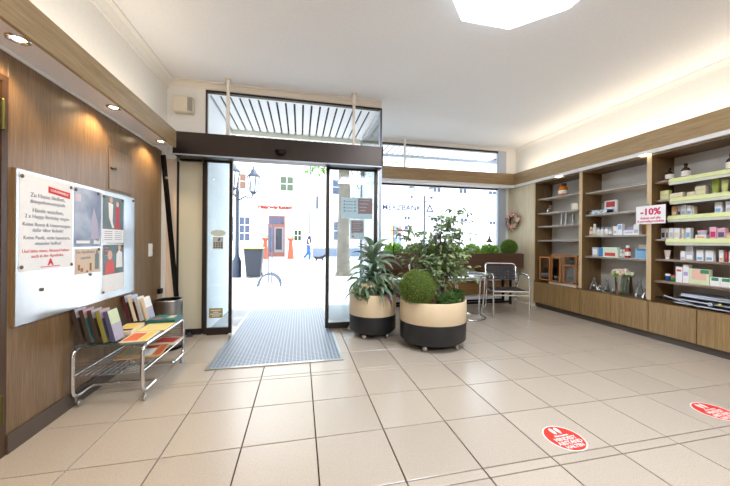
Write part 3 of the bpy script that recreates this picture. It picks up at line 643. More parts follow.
rack(2.90, 3.01, -1.43, [(M('print_wine', (96, 36, 44), .5), M('print_sky', (180, 196, 226), .5), BRN), (CRM, M('print_sky', (180, 196, 226), .5), M('print_wine', (96, 36, 44), .5)), (M('print_grey', (190, 188, 190), .5), PAPER, PAPER), (CRM, PAPER, LIL)],
     ['wine red leaflet stack at the wall end of the far rack', 'leaflet stack with sky blue top, second in the far rack', 'grey white leaflet stack, third in the far rack', 'white and lilac leaflet stack at the front of the far rack'],
     [.22, .22, .205, .20], 'leaflets in the far rack', 'wire leaflet rack at the far end of the cart')

# ================================================================== cabinets on the right
def bay(y0, y1, zs, doors, label, rails=False):
    """open shelving over two low doors; y0 is the near side, y1 the far side"""
    t = thing('shelving_unit', (XF + .18, (y0 + y1) / 2, 0), label, 'shelving unit')
    MB().box(XF + .045, XB, y0, y1, 0, .075).build('toe_kick', SKIRT, t)
    MB().cbox(XF + .004, XB, y1 - .022, y1, .075, 2.19).build('side_panel', SIDEW, t); MB().cbox(XF + .004, XB, y0, y0 + .022, .075, 2.19).build('side_panel', SIDEW, t)
    MB().box(XF, XF + .004, y1 - .024, y1, .46, 2.19).build('edge_strip', EDGEW, t); MB().box(XF, XF + .004, y0, y0 + .024, .46, 2.19).build('edge_strip', EDGEW, t)
    MB().box(XB - .012, XB, y0 + .022, y1 - .022, .075, 2.19).build('back_panel', BACKG, t)
    MB().box(XF + .004, XB - .012, y0 + .022, y1 - .022, 2.165, 2.19).build('top_panel', SIDEW, t)
    MB().cbox(XF + .01, XB - .012, y0 + .022, y1 - .022, .42, .44).build('counter', SIDEW, t)
    MB().box(XF + .03, XB - .012, y0 + .022, y1 - .022, .075, .42).build('base_box', SIDEW, t)
    for a, b in doors: MB().cbox(XF - .004, XF + .016, a + .0045, b - .0045, .078, .436, .0015).build('cabinet_door', CABW, t)
    for k, z in enumerate(zs):
        s = MB().cbox(4.115, XB - .012, y0 + .024, y1 - .024, z - .022, z, .0015).build('shelf', WSHELF if not rails else M('shelf_wood', (186, 146, 104), .4), t)
        MB().box(4.109, 4.116, y0 + .024, y1 - .024, z - .014, z - .003).build('metal_edge', SEDGE, s)
    return t
b1 = bay(3.632, 4.53, (1.90, 1.645, 1.418, 1.172), ((4.074, 4.53), (3.632, 4.074)), 'veneered shelving unit by the wreath with few glass pieces')
b2 = bay(2.745, 3.632, (1.872, 1.545, 1.238, .937), ((3.182, 3.632), (2.745, 3.182)), 'middle veneered shelving unit with small bottles and a flower vase')
b3 = bay(1.86, 2.745, (1.858, 1.638, 1.44, 1.18, .946, .692), ((2.301, 2.745), (1.86, 2.301)), 'shelving unit with green price rails at the right edge', True)
RAIL = M('rail_lime', (214, 220, 160), .35); RAILW = M('rail_clear', (216, 222, 208), .3)
for z, ya in ((1.858, 2.56), (1.638, 2.55), (1.44, 2.57), (1.18, 2.585)):
    t = thing('price_rail', (4.09, 2.2, z - .04), {1.858: 'lime green price rail on the top shelf edge below the brown bottles', 1.638: 'lime green price rail below the green boxes and tubes', 1.44: 'lime green price rail on the third shelf edge from the top', 1.18: 'lime green price rail below the pink boxes'}[z], 'price rail', 'price rails')
    MB().prism([(4.108, z + .004), (4.082, z + .002), (4.064, z - .040), (4.070, z - .042), (4.087, z - .006), (4.108, z - .004)], 'y', 1.886, ya).build('lime_strip', RAIL, t)
    MB().prism([(4.068, z - .043), (4.074, z - .043), (4.086, z - .070), (4.080, z - .070)], 'y', 1.886, ya).build('clear_strip', RAILW, t)
# ---- products
def item(name, y, x, z, w, h, d, mat, label, cat, group=None, band=None, lid=None):
    """carton: chamfered box with a printed band on its front"""
    t = thing(name, (x, y, z), label, cat, group)
    MB().cbox(x - d / 2, x + d / 2, y - w / 2, y + w / 2, z, z + h, .0015).build('carton', mat, t)
    if band: MB().box(x - d / 2 - .0008, x - d / 2, y - w * .36, y + w * .36, z + h * band[1], z + h * band[2]).build('print', band[0], t)
    return t
def lathed(name, y, x, z, prof, mat, label, cat, group=None, parts=(), n=16):
    t = thing(name, (x, y, z), label, cat, group)
    MB().lathe(prof, (x, y, z), n, close=False).build('body', mat, t)
    for pn, pp, pm in parts: MB().lathe(pp, (x, y, z), n, close=False).build(pn, pm, t)
    return t
AMBER = M('amber_glass', (206, 122, 30), .08, trans=.3, coat=.5); BROWN = M('brown_bottle', (58, 34, 22), .12, coat=.5)
LBL = M('label_paper', (232, 226, 216), .6); PW = M('carton_white', (236, 236, 240), .45); PB = M('carton_blue', (132, 176, 214), .45); PG = M('carton_lime', (206, 212, 130), .45); PO = M('carton_orange', (222, 170, 118), .45)
PK = M('carton_pink', (226, 176, 196), .45); PC = M('carton_cream', (226, 214, 190), .45); PGR = M('carton_grey', (190, 192, 200), .45); PGN = M('carton_green', (60, 140, 90), .45); PLV = M('carton_lavender', (176, 160, 210), .45); PRD = M('carton_red', (204, 70, 60), .45)
XI = 4.20
lathed('amber_jar', 4.075, XI, 1.90, [(.001, 0), (.064, .002), (.068, .01), (.068, .125), (.06, .14), (.046, .15), (.046, .158)], AMBER, 'amber apothecary jar with brown stopper on the top shelf', 'jar', None,
       (('label', [(.0686, .03), (.0686, .085)], LBL), ('stopper', [(.05, .158), (.052, .165), (.052, .19), (.045, .196), (.001, .197)], M('stopper_brown', (96, 44, 22), .3))), 20)
flask = [(.001, .001), (.05, .002), (.054, .01), (.054, .05), (.045, .07), (.02, .085), (.018, .11), (.024, .114)]
lathed('glass_flask', 4.33, XI, 1.645, flask, LABGLASS, 'small stoppered glass flask left on the second shelf', 'flask', None, (('stopper', [(.014, .105), (.018, .118), (.014, .135), (.001, .137)], LABGLASS),))
item('carton', 3.82, XI, 1.645, .12, .10, .08, PC, 'cream square carton right on the second shelf', 'box', None, (LBL, .3, .7))
for y, h, l in ((4.085, .205, 'tall glass cylinder on the third shelf, leftmost of three'), (4.0, .205, 'tall glass cylinder on the third shelf, middle of three'), (3.875, .17, 'shorter glass cylinder on the third shelf, rightmost of three')):
    lathed('measuring_cylinder', y, XI, 1.418, [(.032, 0), (.034, .006), (.018, .014), (.016, .03), (.016, h - .01), (.021, h)], LABGLASS, l, 'glass cylinder', 'glass cylinders on the third shelf', (), 14)
# balance case
t = thing('balance_case', (4.24, 4.04, .44), 'cherry framed glass case of an old balance scale with an open door', 'balance scale')
yb0, yb1, xb0, xb1, zb, zt_ = 3.73, 4.22, 4.115, 4.385, .475, .905
MB().cbox(xb0 - .01, xb1, yb0, yb1 + .03, .44, zb).build('base', M('case_base', (206, 196, 184), .4), t)
for x in (xb0, xb1 - .02):
    for y in (yb0 + .01, yb1 - .02): MB().cbox(x, x + .02, y, y + .02, zb, zt_).build('post', CHERRY, t)
MB().cbox(xb0, xb1, yb0 + .005, yb1, zt_, zt_ + .025).build('top', CHERRY, t)
MB().box(xb0, xb0 + .02, yb0 + .03, yb1 - .02, zb, zb + .02).build('rail', CHERRY, t)
MB().box(xb0, xb0 + .02, 3.97, 3.99, zb, zt_).build('post', CHERRY, t)
MB().box(xb0, xb0 + .018, yb0 + .03, 3.97, .76, .782).build('rail', CHERRY, t)
def casedoor(mw):
    d_ = MB()
    for a in ((0, .020, 0, .40), (.18, .20, 0, .40), (.020, .18, 0, .020), (.020, .18, .38, .40)): d_.box(a[0], a[1], -.008, .008, a[2], a[3])
    o = d_.xf(mw).build('case_door', CHERRY, t); MB().box(.020, .18, -.002, .002, .020, .38).xf(mw).build('pane', ACRYL, o)
casedoor(Matrix.Translation((xb0 - .012, 4.215, .49)) @ Matrix.Rotation(R(98), 4, 'Z'))
casedoor(Matrix.Translation((xb0 - .010, 4.19, .49)) @ Matrix.Rotation(R(-90 - 8), 4, 'Z'))
sc = MB().tube([(4.25, 3.87, zb), (4.25, 3.87, .80)], .008, 8).tube([(4.25, 3.77, .78), (4.25, 3.87, .80), (4.25, 3.97, .78)], .005, 6).lathe([(.04, 0), (.04, .012), (.015, .02)], (4.25, 3.87, zb), 14)
sc.build('balance_column', BLACKM, t)
for y in (3.775, 3.965):
    p = MB(); p.tube([(4.25, y, .78), (4.25, y - .02, .56)], .0015, 4).tube([(4.25, y, .78), (4.25, y + .02, .56)], .0015, 4).lathe([(.001, .0), (.028, .004), (.032, .012)], (4.25, y, .55), 12, close=False).build('balance_pan', STEEL, t)
lathed('glass_stopper_bottle', 3.69, 4.15, .44, [(.001, .001), (.03, .002), (.032, .03), (.02, .06), (.012, .08), (.018, .10), (.001, .105)], LABGLASS, 'small glass bottle right of the balance case', 'bottle')
# bay 2
t = thing('tube_tray', (XI, 3.46, 1.545), 'clear tray of pale blue and white tubes on the second shelf', 'tray')
MB().box(XI - .06, XI + .06, 3.31, 3.61, 1.545, 1.549).box(XI - .06, XI - .057, 3.31, 3.61, 1.549, 1.60).box(XI + .057, XI + .06, 3.31, 3.61, 1.549, 1.63).box(XI - .057, XI + .057, 3.607, 3.61, 1.549, 1.60).box(XI - .057, XI + .057, 3.31, 3.313, 1.549, 1.60).build('tray', ACRYL, t)
for k in range(6):
    mm = [PW, PB, PW, PO, PW, PB][k]; tag(MB().tube([(XI - .04 + .02 * (k % 3), 3.575 - .045 * k, 1.565 + .012 * (k % 2)), (XI + .03, 3.555 - .045 * k, 1.58 + .012 * (k % 2))], [.013, .009], 8).build('ointment_tube', mm), ['white tube at the far end of the tray', 'blue tube second from the far end of the tray', 'white tube third from the far end of the tray', 'orange tube in the tray', 'white tube beside the blue end tube of the tray', 'blue tube at the near end of the tray'][k], 'tube', 'tubes in the tray')
item('carton', 3.375, 4.30, 1.545, .17, .19, .03, PW, 'white and orange packet standing behind the tray', 'box', None, (PRD, .5, .9))
def bottle(y, z, h, r, mat, cap, label, grp, x=XI):
    return lathed('small_bottle', y, x, z, [(.001, 0), (r, .002), (r, h * .7), (r * .55, h * .78), (r * .5, h * .82)], mat, label, 'bottle', grp, (('cap', [(r * .62, h * .80), (r * .62, h - .002), (.001, h)], cap), ('label', [(r * 1.01, h * .18), (r * 1.01, h * .5)], LBL)), 12)
for k, (y, h, r, mm, cp, l) in enumerate(((3.585, .13, .022, PO, PW, 'orange and white bottle at the far end of the third shelf'), (3.53, .17, .025, PC, PW, 'tallest cream bottle in the row on the third shelf'), (3.475, .112, .024, PW, PB, 'white bottle with blue cap right of the tall cream one'), (3.42, .112, .024, PW, PB, 'white bottle with blue cap in the middle of the row'), (3.357, .112, .025, PW, PLV, 'white bottle with lavender cap on the third shelf'), (3.303, .111, .022, PGR, PB, 'grey bottle at the near end of the bottle row'))):
    bottle(y, 1.238, h, r, mm, cp, l, 'bottles on the third shelf of the middle unit')
item('carton', 3.225, XI, 1.238, .05, .12, .05, PW, 'white upright carton left of the taller white and blue one', 'box', None, (PGR, .2, .5))
item('carton', 3.165, XI, 1.238, .06, .147, .05, PW, 'tall white and blue carton on the third shelf', 'box', None, (PB, .5, .9))
item('carton', 3.05, XI, 1.238, .13, .062, .06, PW, 'low white carton with a lavender one on it', 'box', None, (PGR, .3, .6)); item('carton', 3.04, XI + .01, 1.30, .08, .03, .05, PLV, 'flat lavender carton lying on the low white carton', 'box')
item('carton', 2.95, XI - .02, 1.238, .065, .13, .05, PW, 'white upright carton by the discount sign', 'box', None, (PGR, .15, .5)); item('carton', 2.90, XI + .05, 1.238, .06, .145, .05, PO, 'orange brown carton behind the white one by the discount sign', 'box')
item('carton', 3.505, XI, .937, .085, .13, .05, PGR, 'grey carton at the far end of the fourth shelf', 'box', None, (PW, .2, .8)); item('carton', 3.42, XI + .01, .937, .07, .13, .05, M('carton_strong_blue', (50, 130, 190), .45), 'bright blue carton beside the grey one', 'box')
item('carton', 3.283, XI - .01, .937, .195, .135, .05, M('carton_mint', (214, 226, 206), .45), 'wide mint carton with red and green print', 'box', None, (PRD, .1, .45))
for y, l in ((3.16, 'left grey vial beside the red bottle'), (3.125, 'right grey vial beside the red bottle')): bottle(y, .937, .11, .016, PGR, PW, l, 'grey vials beside the red bottle')
bottle(3.066, .937, .163, .03, M('red_liquid', (176, 44, 26), .2), PW, 'red bottle with white cap on the fourth shelf', None, XI - .02)
item('card', 2.965, 4.32, .937, .12, .175, .03, PC, 'beige backing card behind the blue carton', 'card'); item('carton', 2.895, XI, .937, .134, .125, .08, PB, 'light blue carton at the near end of the fourth shelf', 'box', None, (M('carton_deep_blue', (70, 120, 180), .45), .8, .98))
def erl(y, x, h, r, l):
    lathed('erlenmeyer_flask', y, x, .44, [(.001, .001), (r, .002), (r * 1.03, .012), (r * .95, .03), (r * .32, h * .68), (r * .30, h * .95), (r * .38, h)], LABGLASS, l, 'flask', 'glass flasks on the counter', (), 18)
erl(3.535, 4.19, .19, .065, 'conical glass flask at the far end of the counter'); erl(3.405, 4.15, .115, .05, 'smallest conical glass flask, left of the vase'); erl(3.43, 4.31, .17, .05, 'conical glass flask at the back left of the vase'); erl(3.27, 4.26, .20, .05, 'slim conical glass flask just left of the vase')
erl(2.935, 4.20, .235, .06, 'tall conical glass flask right of the vase'); erl(2.822, 4.14, .135, .05, 'short conical glass flask nearest on the counter')
v = lathed('glass_vase', 3.115, 4.20, .44, [(.001, .004), (.085, .005), (.09, .012), (.105, .26), (.108, .262)], LABGLASS, 'large clear glass vase holding pale flowers', 'vase')
fw = thing('flower_bouquet', (4.20, 3.13, .46), 'bouquet of cream and pink blossoms in the glass vase', 'flowers')
m = MB()
for k in range(7): m.tube([(4.20 + random.uniform(-.02, .02), 3.13 + random.uniform(-.02, .02), .46), (4.19 + random.uniform(-.05, .05), 3.13 + random.uniform(-.08, .08), .72)], .003, 5)
m.build('stems', M('stem_green', (92, 124, 66), .5), fw)
def blossom(c, r, name, mat, par, seed):
    rnd = random.Random(seed); b = MB()
    for k in range(14):
        a = rnd.uniform(0, 6.28); e = rnd.uniform(.1, 1.4); dvec = Vector((math.cos(a) * math.cos(e), math.sin(a) * math.cos(e), math.sin(e)))
        q = dvec.to_track_quat('Z', 'Y').to_matrix(); P = lambda x, y, z: Vector(c) + q @ Vector((x, y, z))
        b.add([P(-.5 * r, 0, .4 * r), P(0, -.45 * r, .55 * r), P(.5 * r, 0, .4 * r), P(.35 * r, .5 * r, 1.0 * r), P(-.35 * r, .5 * r, 1.0 * r)], [(0, 1, 2, 3, 4)], True)
    b.ball(c, r * .6, 8, 6).build(name, mat, par)
BLC = [M('petal_cream', (240, 230, 200), .6), M('petal_blush', (240, 206, 190), .6), M('petal_white', (246, 242, 230), .6)]
for k in range(26):
    a = k * 2.4; rr = .125 * ((k + .5) / 26) ** .5; blossom((4.17 + rr * .55 * math.cos(a), 3.13 + rr * math.sin(a), .755 - rr * rr * 3.2 + .008 * (k % 3)), .027, 'blossom', BLC[k % 3], fw, k)
m = MB(); leafcloud(m, (4.18, 3.13, .715), .11, 90, .05, random.Random(4), (.6, 1, .25), .8, False); tag(m.build('foliage', LIMELEAF, fw), kind='stuff')
# bay 3
for y, h, l in ((2.628, .15, 'brown glass bottle left on the top shelf, behind the rail end'), (2.478, .165, 'brown glass bottle with white label above the lime rail'), (2.118, .18, 'brown glass bottle at the right photo edge on the top shelf')):
    lathed('brown_bottle', y, XI - .01, 1.858, [(.001, 0), (.036, .002), (.038, .01), (.038, h * .55), (.028, h * .66), (.013, h * .74), (.013, h * .82)], BROWN, l, 'bottle', 'brown bottles on the top shelf', (('label', [(.0385, .02), (.0385, h * .48)], LBL), ('cap', [(.016, h * .80), (.017, h * .83), (.017, h * .96), (.001, h)], BLACKM)), 16)
z = 1.638
item('carton', 2.655, XI - .02, z, .085, .055, .05, PG, 'lime carton, lower one of two at the far end', 'box', None, (PC, .3, .8)); item('carton', 2.655, XI - .02, z + .055, .085, .055, .05, PG, 'lime carton on top of the other at the far end', 'box', None, (PC, .3, .8))
item('carton', 2.545, XI - .02, z, .12, .065, .05, PC, 'flat pale carton beside the two lime cartons', 'box', None, (PG, .0, .35)); item('carton', 2.426, XI, z, .065, .06, .05, PC, 'small cream carton left of the stacked pair', 'box', None, (PG, .1, .4))
item('carton', 2.347, XI, z, .085, .055, .05, PC, 'lower cream and lime carton of the stacked pair', 'box', None, (PG, .1, .5)); item('carton', 2.347, XI, z + .055, .085, .055, .05, PC, 'upper cream and lime carton of the stacked pair', 'box', None, (PG, .1, .5))
def ctube(y, z, w, h, mat, cap, l, x=XI, g='cosmetic tubes'):
    """squeeze tube standing on its cap: flat wide crimp at the top"""
    t = thing('cosmetic_tube', (x, y, z), l, 'tube', g); n = 12; vs = []
    for k, (rx, ry, zz) in enumerate(((.016, .018, .022), (.018, w * .34, .03), (.012, w * .42, h * .6), (.002, w * .5, h))):
        for j in range(n): a = 6.2832 * j / n; vs.append((x + rx * math.cos(a), y + ry * math.sin(a), z + zz))
    MB().add(vs, [(i * n + j, i * n + (j + 1) % n, (i + 1) * n + (j + 1) % n, (i + 1) * n + j) for i in range(3) for j in range(n)], True).build('body', mat, t)
    MB().lathe([(.019, 0), (.019, .024), (.001, .025)], (x, y, z), 12).build('cap', cap, t)
ctube(2.24, z, .075, .165, M('tube_green', (150, 160, 60), .4), PC, 'olive green squeeze tube, leftmost of three'); ctube(2.17, z, .06, .14, PG, PC, 'pale lime squeeze tube in the middle of three'); ctube(2.10, z, .06, .14, PC, PG, 'cream squeeze tube at the right photo edge')
z = 1.44
for y, w, h, mm, bd, l in ((2.573, .044, .114, PO, PC, 'tan carton at the far end of the third shelf'), (2.527, .026, .113, PGR, BRN, 'narrow grey carton beside the tan one'), (2.489, .04, .122, PW, PGR, 'white carton third in the group on the third shelf'), (2.44, .043, .11, PW, PB, 'white carton with blue print fourth in the group'), (2.405, .018, .1, PC, PGR, 'thin cream carton ending the group'), (2.206, .052, .115, PW, PB, 'white carton with blue base standing alone'), (2.126, .05, .115, PW, PGR, 'white carton at the photo edge on the third shelf')):
    item('carton', y, XI, z, w, h, .05, mm, l, 'box', 'cartons on the third shelf', (bd, .15, .45))
z = 1.18
for y, w, h, mm, bd, l in ((2.676, .042, .128, PGR, BRN, 'grey brown carton at the far end of the fourth shelf'), (2.637, .018, .126, PC, BRN, 'thin cream carton second on the fourth shelf'), (2.60, .042, .127, PW, PGR, 'white carton third on the fourth shelf'), (2.547, .048, .125, PW, PC, 'white carton fourth on the fourth shelf'), (2.492, .026, .112, PC, PGR, 'narrow cream carton fifth on the fourth shelf'), (2.447, .042, .121, PW, PB, 'white and blue carton left of the cream jar'), (2.244, .052, .125, PK, MAGENTA, 'pink carton with dark print beside the jars'), (2.182, .06, .112, PK, PUR, 'wider pink carton with violet print'), (2.123, .05, .06, PO, PC, 'low orange carton at the photo edge')):
    item('carton', y, XI, z, w, h, .05, mm, l, 'box', 'cartons on the fourth shelf', (bd, .15, .6))
item('carton', 2.338, XI, z, .088, .045, .06, PW, 'flat white carton under the cream jar', 'box', None, (PO, .2, .6))
lathed('cream_jar', 2.338, XI, z + .045, [(.001, 0), (.034, .001), (.036, .006), (.036, .028)], PGR, 'small round cosmetic jar on the flat white carton', 'jar', None, (('lid', [(.038, .028), (.038, .046), (.001, .048)], PK),))
z = .946
ctube(2.649, z, .07, .105, M('tube_blush', (226, 208, 200), .4), PW, 'blush squeeze tube at the far end of the fifth shelf', XI, None)
for y, w, h, mm, bd, l in ((2.491, .042, .101, PW, PGR, 'short white carton left of the tall one on the fifth shelf'), (2.434, .065, .165, PGR, PW, 'tall grey white carton on the fifth shelf'), (2.346, .056, .117, PW, PB, 'white carton with blue stripe, left of a pair'), (2.271, .06, .115, PW, PB, 'white carton with blue stripe, right of a pair'), (2.181, .033, .12, PW, PO, 'slim white and orange carton on the fifth shelf'), (2.145, .014, .11, PRD, BRN, 'very thin red carton on the fifth shelf'), (2.108, .035, .11, PW, PK, 'white and pink carton at the photo edge')):
    item('carton', y, XI, z, w, h, .05, mm, l, 'box', 'cartons on the fifth shelf', (bd, .1, .35))
z = .692
for y, r_, h, mm, cp, l in ((2.642, .022, .085, M('can_blue', (40, 90, 160), .4), PW, 'small blue can at the far end of the sixth shelf'), (2.588, .027, .075, PGN, PRD, 'small green can with red lid')):
    lathed('can', y, XI, z, [(.001, 0), (r_, .002), (r_, h * .75)], mm, l, 'can', None, (('lid', [(r_ * 1.04, h * .72), (r_ * 1.04, h * .98), (.001, h)], cp),), 16)
item('carton', 2.524, XI, z, .058, .175, .05, PW, 'tall white carton with red and blue print on the sixth shelf', 'box', None, (PRD, .7, .82)); item('carton', 2.463, XI, z, .052, .205, .05, PW, 'tallest white carton on the sixth shelf', 'box', None, (PLV, .4, .6))
t = item('carton', 2.352, XI, z, .165, .165, .05, M('carton_pale_green', (214, 226, 190), .45), 'wide carton with green and pink print on the sixth shelf', 'box', None, (M('print_flesh', (232, 186, 168), .5), .3, .92)); MB().box(XI - .0262, XI - .0258, 2.272, 2.34, z + .12, z + .16).build('print', PGN, t)
item('carton', 2.226, XI, z, .074, .092, .05, PW, 'low white and green carton beside the wide one', 'box', None, (PGN, .6, .95)); item('carton', 2.145, XI, z, .08, .092, .05, PW, 'low white and green carton at the photo edge', 'box', None, (PGN, .6, .95))
# folded aluminium walker lying on the counter
t = thing('folded_walker', (4.25, 2.3, .44), 'folded silver aluminium walking frame lying on the counter', 'walking frame')
ALU = M('aluminium', (190, 194, 204), .28, 1.0)
for k, z in enumerate((.462, .50, .545)):
    MB().tube(fillet([(4.12 + .01 * k, 1.90, z), (4.12 + .01 * k, 2.56 - .02 * k, z + .01), (4.36, 2.56 - .02 * k, z + .01), (4.36, 1.90, z)], .06), .0125, 8).build('frame_tube', ALU, t)
MB().cbox(4.13, 4.35, 1.92, 2.48, .56, .585, .006).build('seat_plate', ALU, t)
MB().tube([(4.115, 2.0, .49), (4.115, 2.70, .50)], .010, 8).build('cross_bar', BLACKM, t); MB().tube([(4.11, 2.30, .46), (4.11, 2.62, .53)], .009, 8).build('cross_bar', ALU, t)
for y in (2.66, 2.60): MB().lathe([(.012, -.02), (.018, -.015), (.018, .015), (.012, .02)], (0, 0, 0), 10).xf(face((4.12, y, .50), (0, 1, 0))).build('rubber_foot', BLACKM, t)
MB().lathe([(.02, -.004), (.02, .004)], (0, 0, 0), 14).xf(face((4.10, 2.22, .51), (1, 0, 0))).build('hinge_disc', ALU, t); MB().lathe([(.012, -.003), (.012, .003)], (0, 0, 0), 12).xf(face((4.105, 2.15, .52), (1, 0, 0))).build('yellow_tag', YEL, t)
# discount sign on the divider
t = thing('discount_sign', (4.04, 2.71, 1.355), 'white hanging card with magenta minus ten percent lettering', 'sign')
MB().cbox(4.028, 4.031, 2.56, 2.862, 1.36, 1.575, .0008).build('card', PAPER, t)
text('-10%', .105, MAGENTA, face((4.0272, 2.71, 1.50), (-1, 0, 0)), t, bold=.004)
text('Rabatt auf alle', .036, MAGENTA, face((4.0272, 2.71, 1.428), (-1, 0, 0)), t, bold=.001); text('Kosmetikprodukte', .036, MAGENTA, face((4.0272, 2.71, 1.39), (-1, 0, 0)), t, bold=.001)
MB().box(4.031, 4.06, 2.74, 2.75, 1.56, 1.60).build('clip', ACRYL, t)
# wreath
t = thing('flower_wreath', (XF, 5.03, 1.36), 'small wreath of pink roses and green leaves on the pale panel', 'wreath')
cy, cz, rr = 5.005, 1.53, .12
MB().tube([(XF - .03, cy + rr * math.cos(a), cz + rr * math.sin(a)) for a in [6.2832 * k / 24 for k in range(24)]], .022, 8, True).build('ring', M('wreath_twig', (96, 82, 56), .8), t)
m = MB()
for k in range(90):
    a = random.uniform(0, 6.28); q = rr + random.uniform(-.04, .055); c = Vector((XF - .045 - random.uniform(0, .03), cy + q * math.cos(a), cz + q * math.sin(a)))
    d1 = Vector((random.uniform(-1, .2), random.uniform(-1, 1), random.uniform(-1, 1))).normalized() * .045; d2 = d1.cross(Vector((1, .3, .2))).normalized() * .016
    m.add([c, c + d1 * .5 + d2, c + d1, c + d1 * .5 - d2], [(0, 1, 2, 3)])
tag(m.build('leaves', M('wreath_leaf', (92, 116, 84), .5, noise=.3), t), kind='stuff')
for k in range(11):
    a = k * 6.2832 / 11 + .2; b_ = MB(); s = .036 + .010 * (k % 3)
    c = (0, 0, 0); bo = blossom((XF - .065, cy + rr * math.cos(a) * (1 + .12 * (k % 2)), cz + rr * math.sin(a)), s, 'rose', [M('petal_pink', (238, 168, 158), .6), M('petal_blush', (240, 206, 190), .6)][k % 2], t, 50 + k)

# ================================================================== floor stickers
FT = M('sticker_white', (240, 232, 228), .5)
def sticker(cx, cy, ang, lab):
    t = thing('floor_sticker', (cx, cy, 0), lab, 'floor sticker', 'floor distance stickers')
    mw = Matrix.Translation((cx, cy, 0)) @ Matrix.Rotation(ang, 4, 'Z')
    MB().lathe([(.110, .0002), (.110, .0008)], (0, 0, 0), 40).xf(mw).build('rim', FT, t); MB().lathe([(.103, .0008), (.103, .0012)], (0, 0, 0), 40).xf(mw).build('disc', RED, t)
    for s in (-1, 1):
        f = MB()
        f.add([(s * .018 + .013 * math.cos(a) * (1 + .25 * math.sin(a)), .062 + .028 * math.sin(a), .0016) for a in [6.2832 * k / 16 for k in range(16)]], [tuple(range(16))]).xf(mw).build('footprint', FT, t)
    for s_, y, sz in (('Bitte beachten', .020, .016), ('MINDEST', -.008, .036), ('ABSTAND', -.040, .036), ('HALTEN', -.071, .032)):
        text(s_, sz, FT, mw @ Matrix.Translation((0, y, .0014)), t, bold=.0008)
sticker(1.497, 1.43, R(2), 'round red floor sticker with footprints, nearest to the viewer'); sticker(2.73, 1.455, R(2), 'round red floor sticker with footprints at the right photo edge')

# ================================================================== planters
def pot(cx, cy, r, ry, zt, zm, name, label):
    t = thing(name, (cx, cy, 0), label, 'planter'); k = ry / r
    MB().lathe([(.001, .062), (r * .9, .06), (r * .985, .085), (r * .995, zm)], (cx, cy, 0), 48, k, close=False).build('lower_band', POTB, t)
    MB().lathe([(r * .995, zm), (r, zm + .003), (r, zt - .006), (r * .992, zt), (r * .965, zt), (r * .96, zt - .05)], (cx, cy, 0), 48, k, close=False).build('upper_band', POTC, t)
    MB().lathe([(.001, zt - .03), (r * .5, zt - .022), (r * .975, zt - .03)], (cx, cy, 0), 36, k, close=False).build('soil', SOIL, t)
    for a in (40, 140, 232, 304):
        x, y = cx + r * .82 * math.cos(R(a)), cy + ry * .82 * math.sin(R(a))
        MB().lathe([(.020, -.015), (.029, -.008), (.029, .008), (.020, .015)], (0, 0, 0), 14).xf(face((x, y, .029), (math.cos(R(a * 1.7)), math.sin(R(a * 1.7)), 0))).tube([(x, y, .035), (x, y, .066)], .008, 8).build('caster', STEEL, t)
    return t
pot(.87, 3.53, .285, .285, .512, .262, 'round_planter', 'cream and black round planter on casters beside the right door leaf')
pot(1.44, 3.06, .365, .33, .502, .275, 'oval_planter', 'wider cream and black planter on casters with the boxwood ball')
def boxball(c, r, label, z0, n=9000, size=.012, leaf=BOXLEAF):
    t = thing('topiary_ball', (c[0], c[1], z0), label, 'topiary'); rnd = random.Random(int(c[0] * 100))
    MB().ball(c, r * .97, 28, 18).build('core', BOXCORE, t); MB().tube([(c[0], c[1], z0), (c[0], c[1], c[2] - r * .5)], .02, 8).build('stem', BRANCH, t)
    m = MB(); leafcloud(m, c, r, n, size, rnd, outward=.5); tag(m.build('foliage', leaf, t), kind='stuff'); return t
boxball((1.215, 2.95, .642), .185, 'large clipped boxwood ball in the oval planter', .472)
def bush(c, r, label, z0, n, size, mat, sc=(1, 1, .8), name='low_shrub'):
    t = thing(name, (c[0], c[1], z0), label, 'shrub'); rnd = random.Random(int(c[0] * 77 + c[1] * 13)); m = MB()
    leafcloud(m, c, r, n, size, rnd, sc, .9, False); tag(m.build('foliage', mat, t), kind='stuff')
    s = MB()
    for k in range(9): a = rnd.uniform(0, 6.28); s.tube([(c[0] + .02 * math.cos(a), c[1] + .02 * math.sin(a), z0), (c[0] + r * .6 * math.cos(a) * sc[0], c[1] + r * .6 * math.sin(a) * sc[1], c[2] + r * .4 * sc[2])], .003, 4)
    s.build('stems', BRANCH, t); return t
bush((1.505, 2.84, .525), .10, 'bright green low shrub in front of the boxwood ball', .472, 1100, .030, leafy('shrub_leaf', (100, 132, 74), .45, noise=.3), (1.1, .8, .75))
bush((1.68, 2.98, .535), .085, 'small green shrub at the right rim of the oval planter', .472, 600, .028, leafy('shrub_leaf', (100, 132, 74), .45, noise=.3), (1.0, .9, .8))
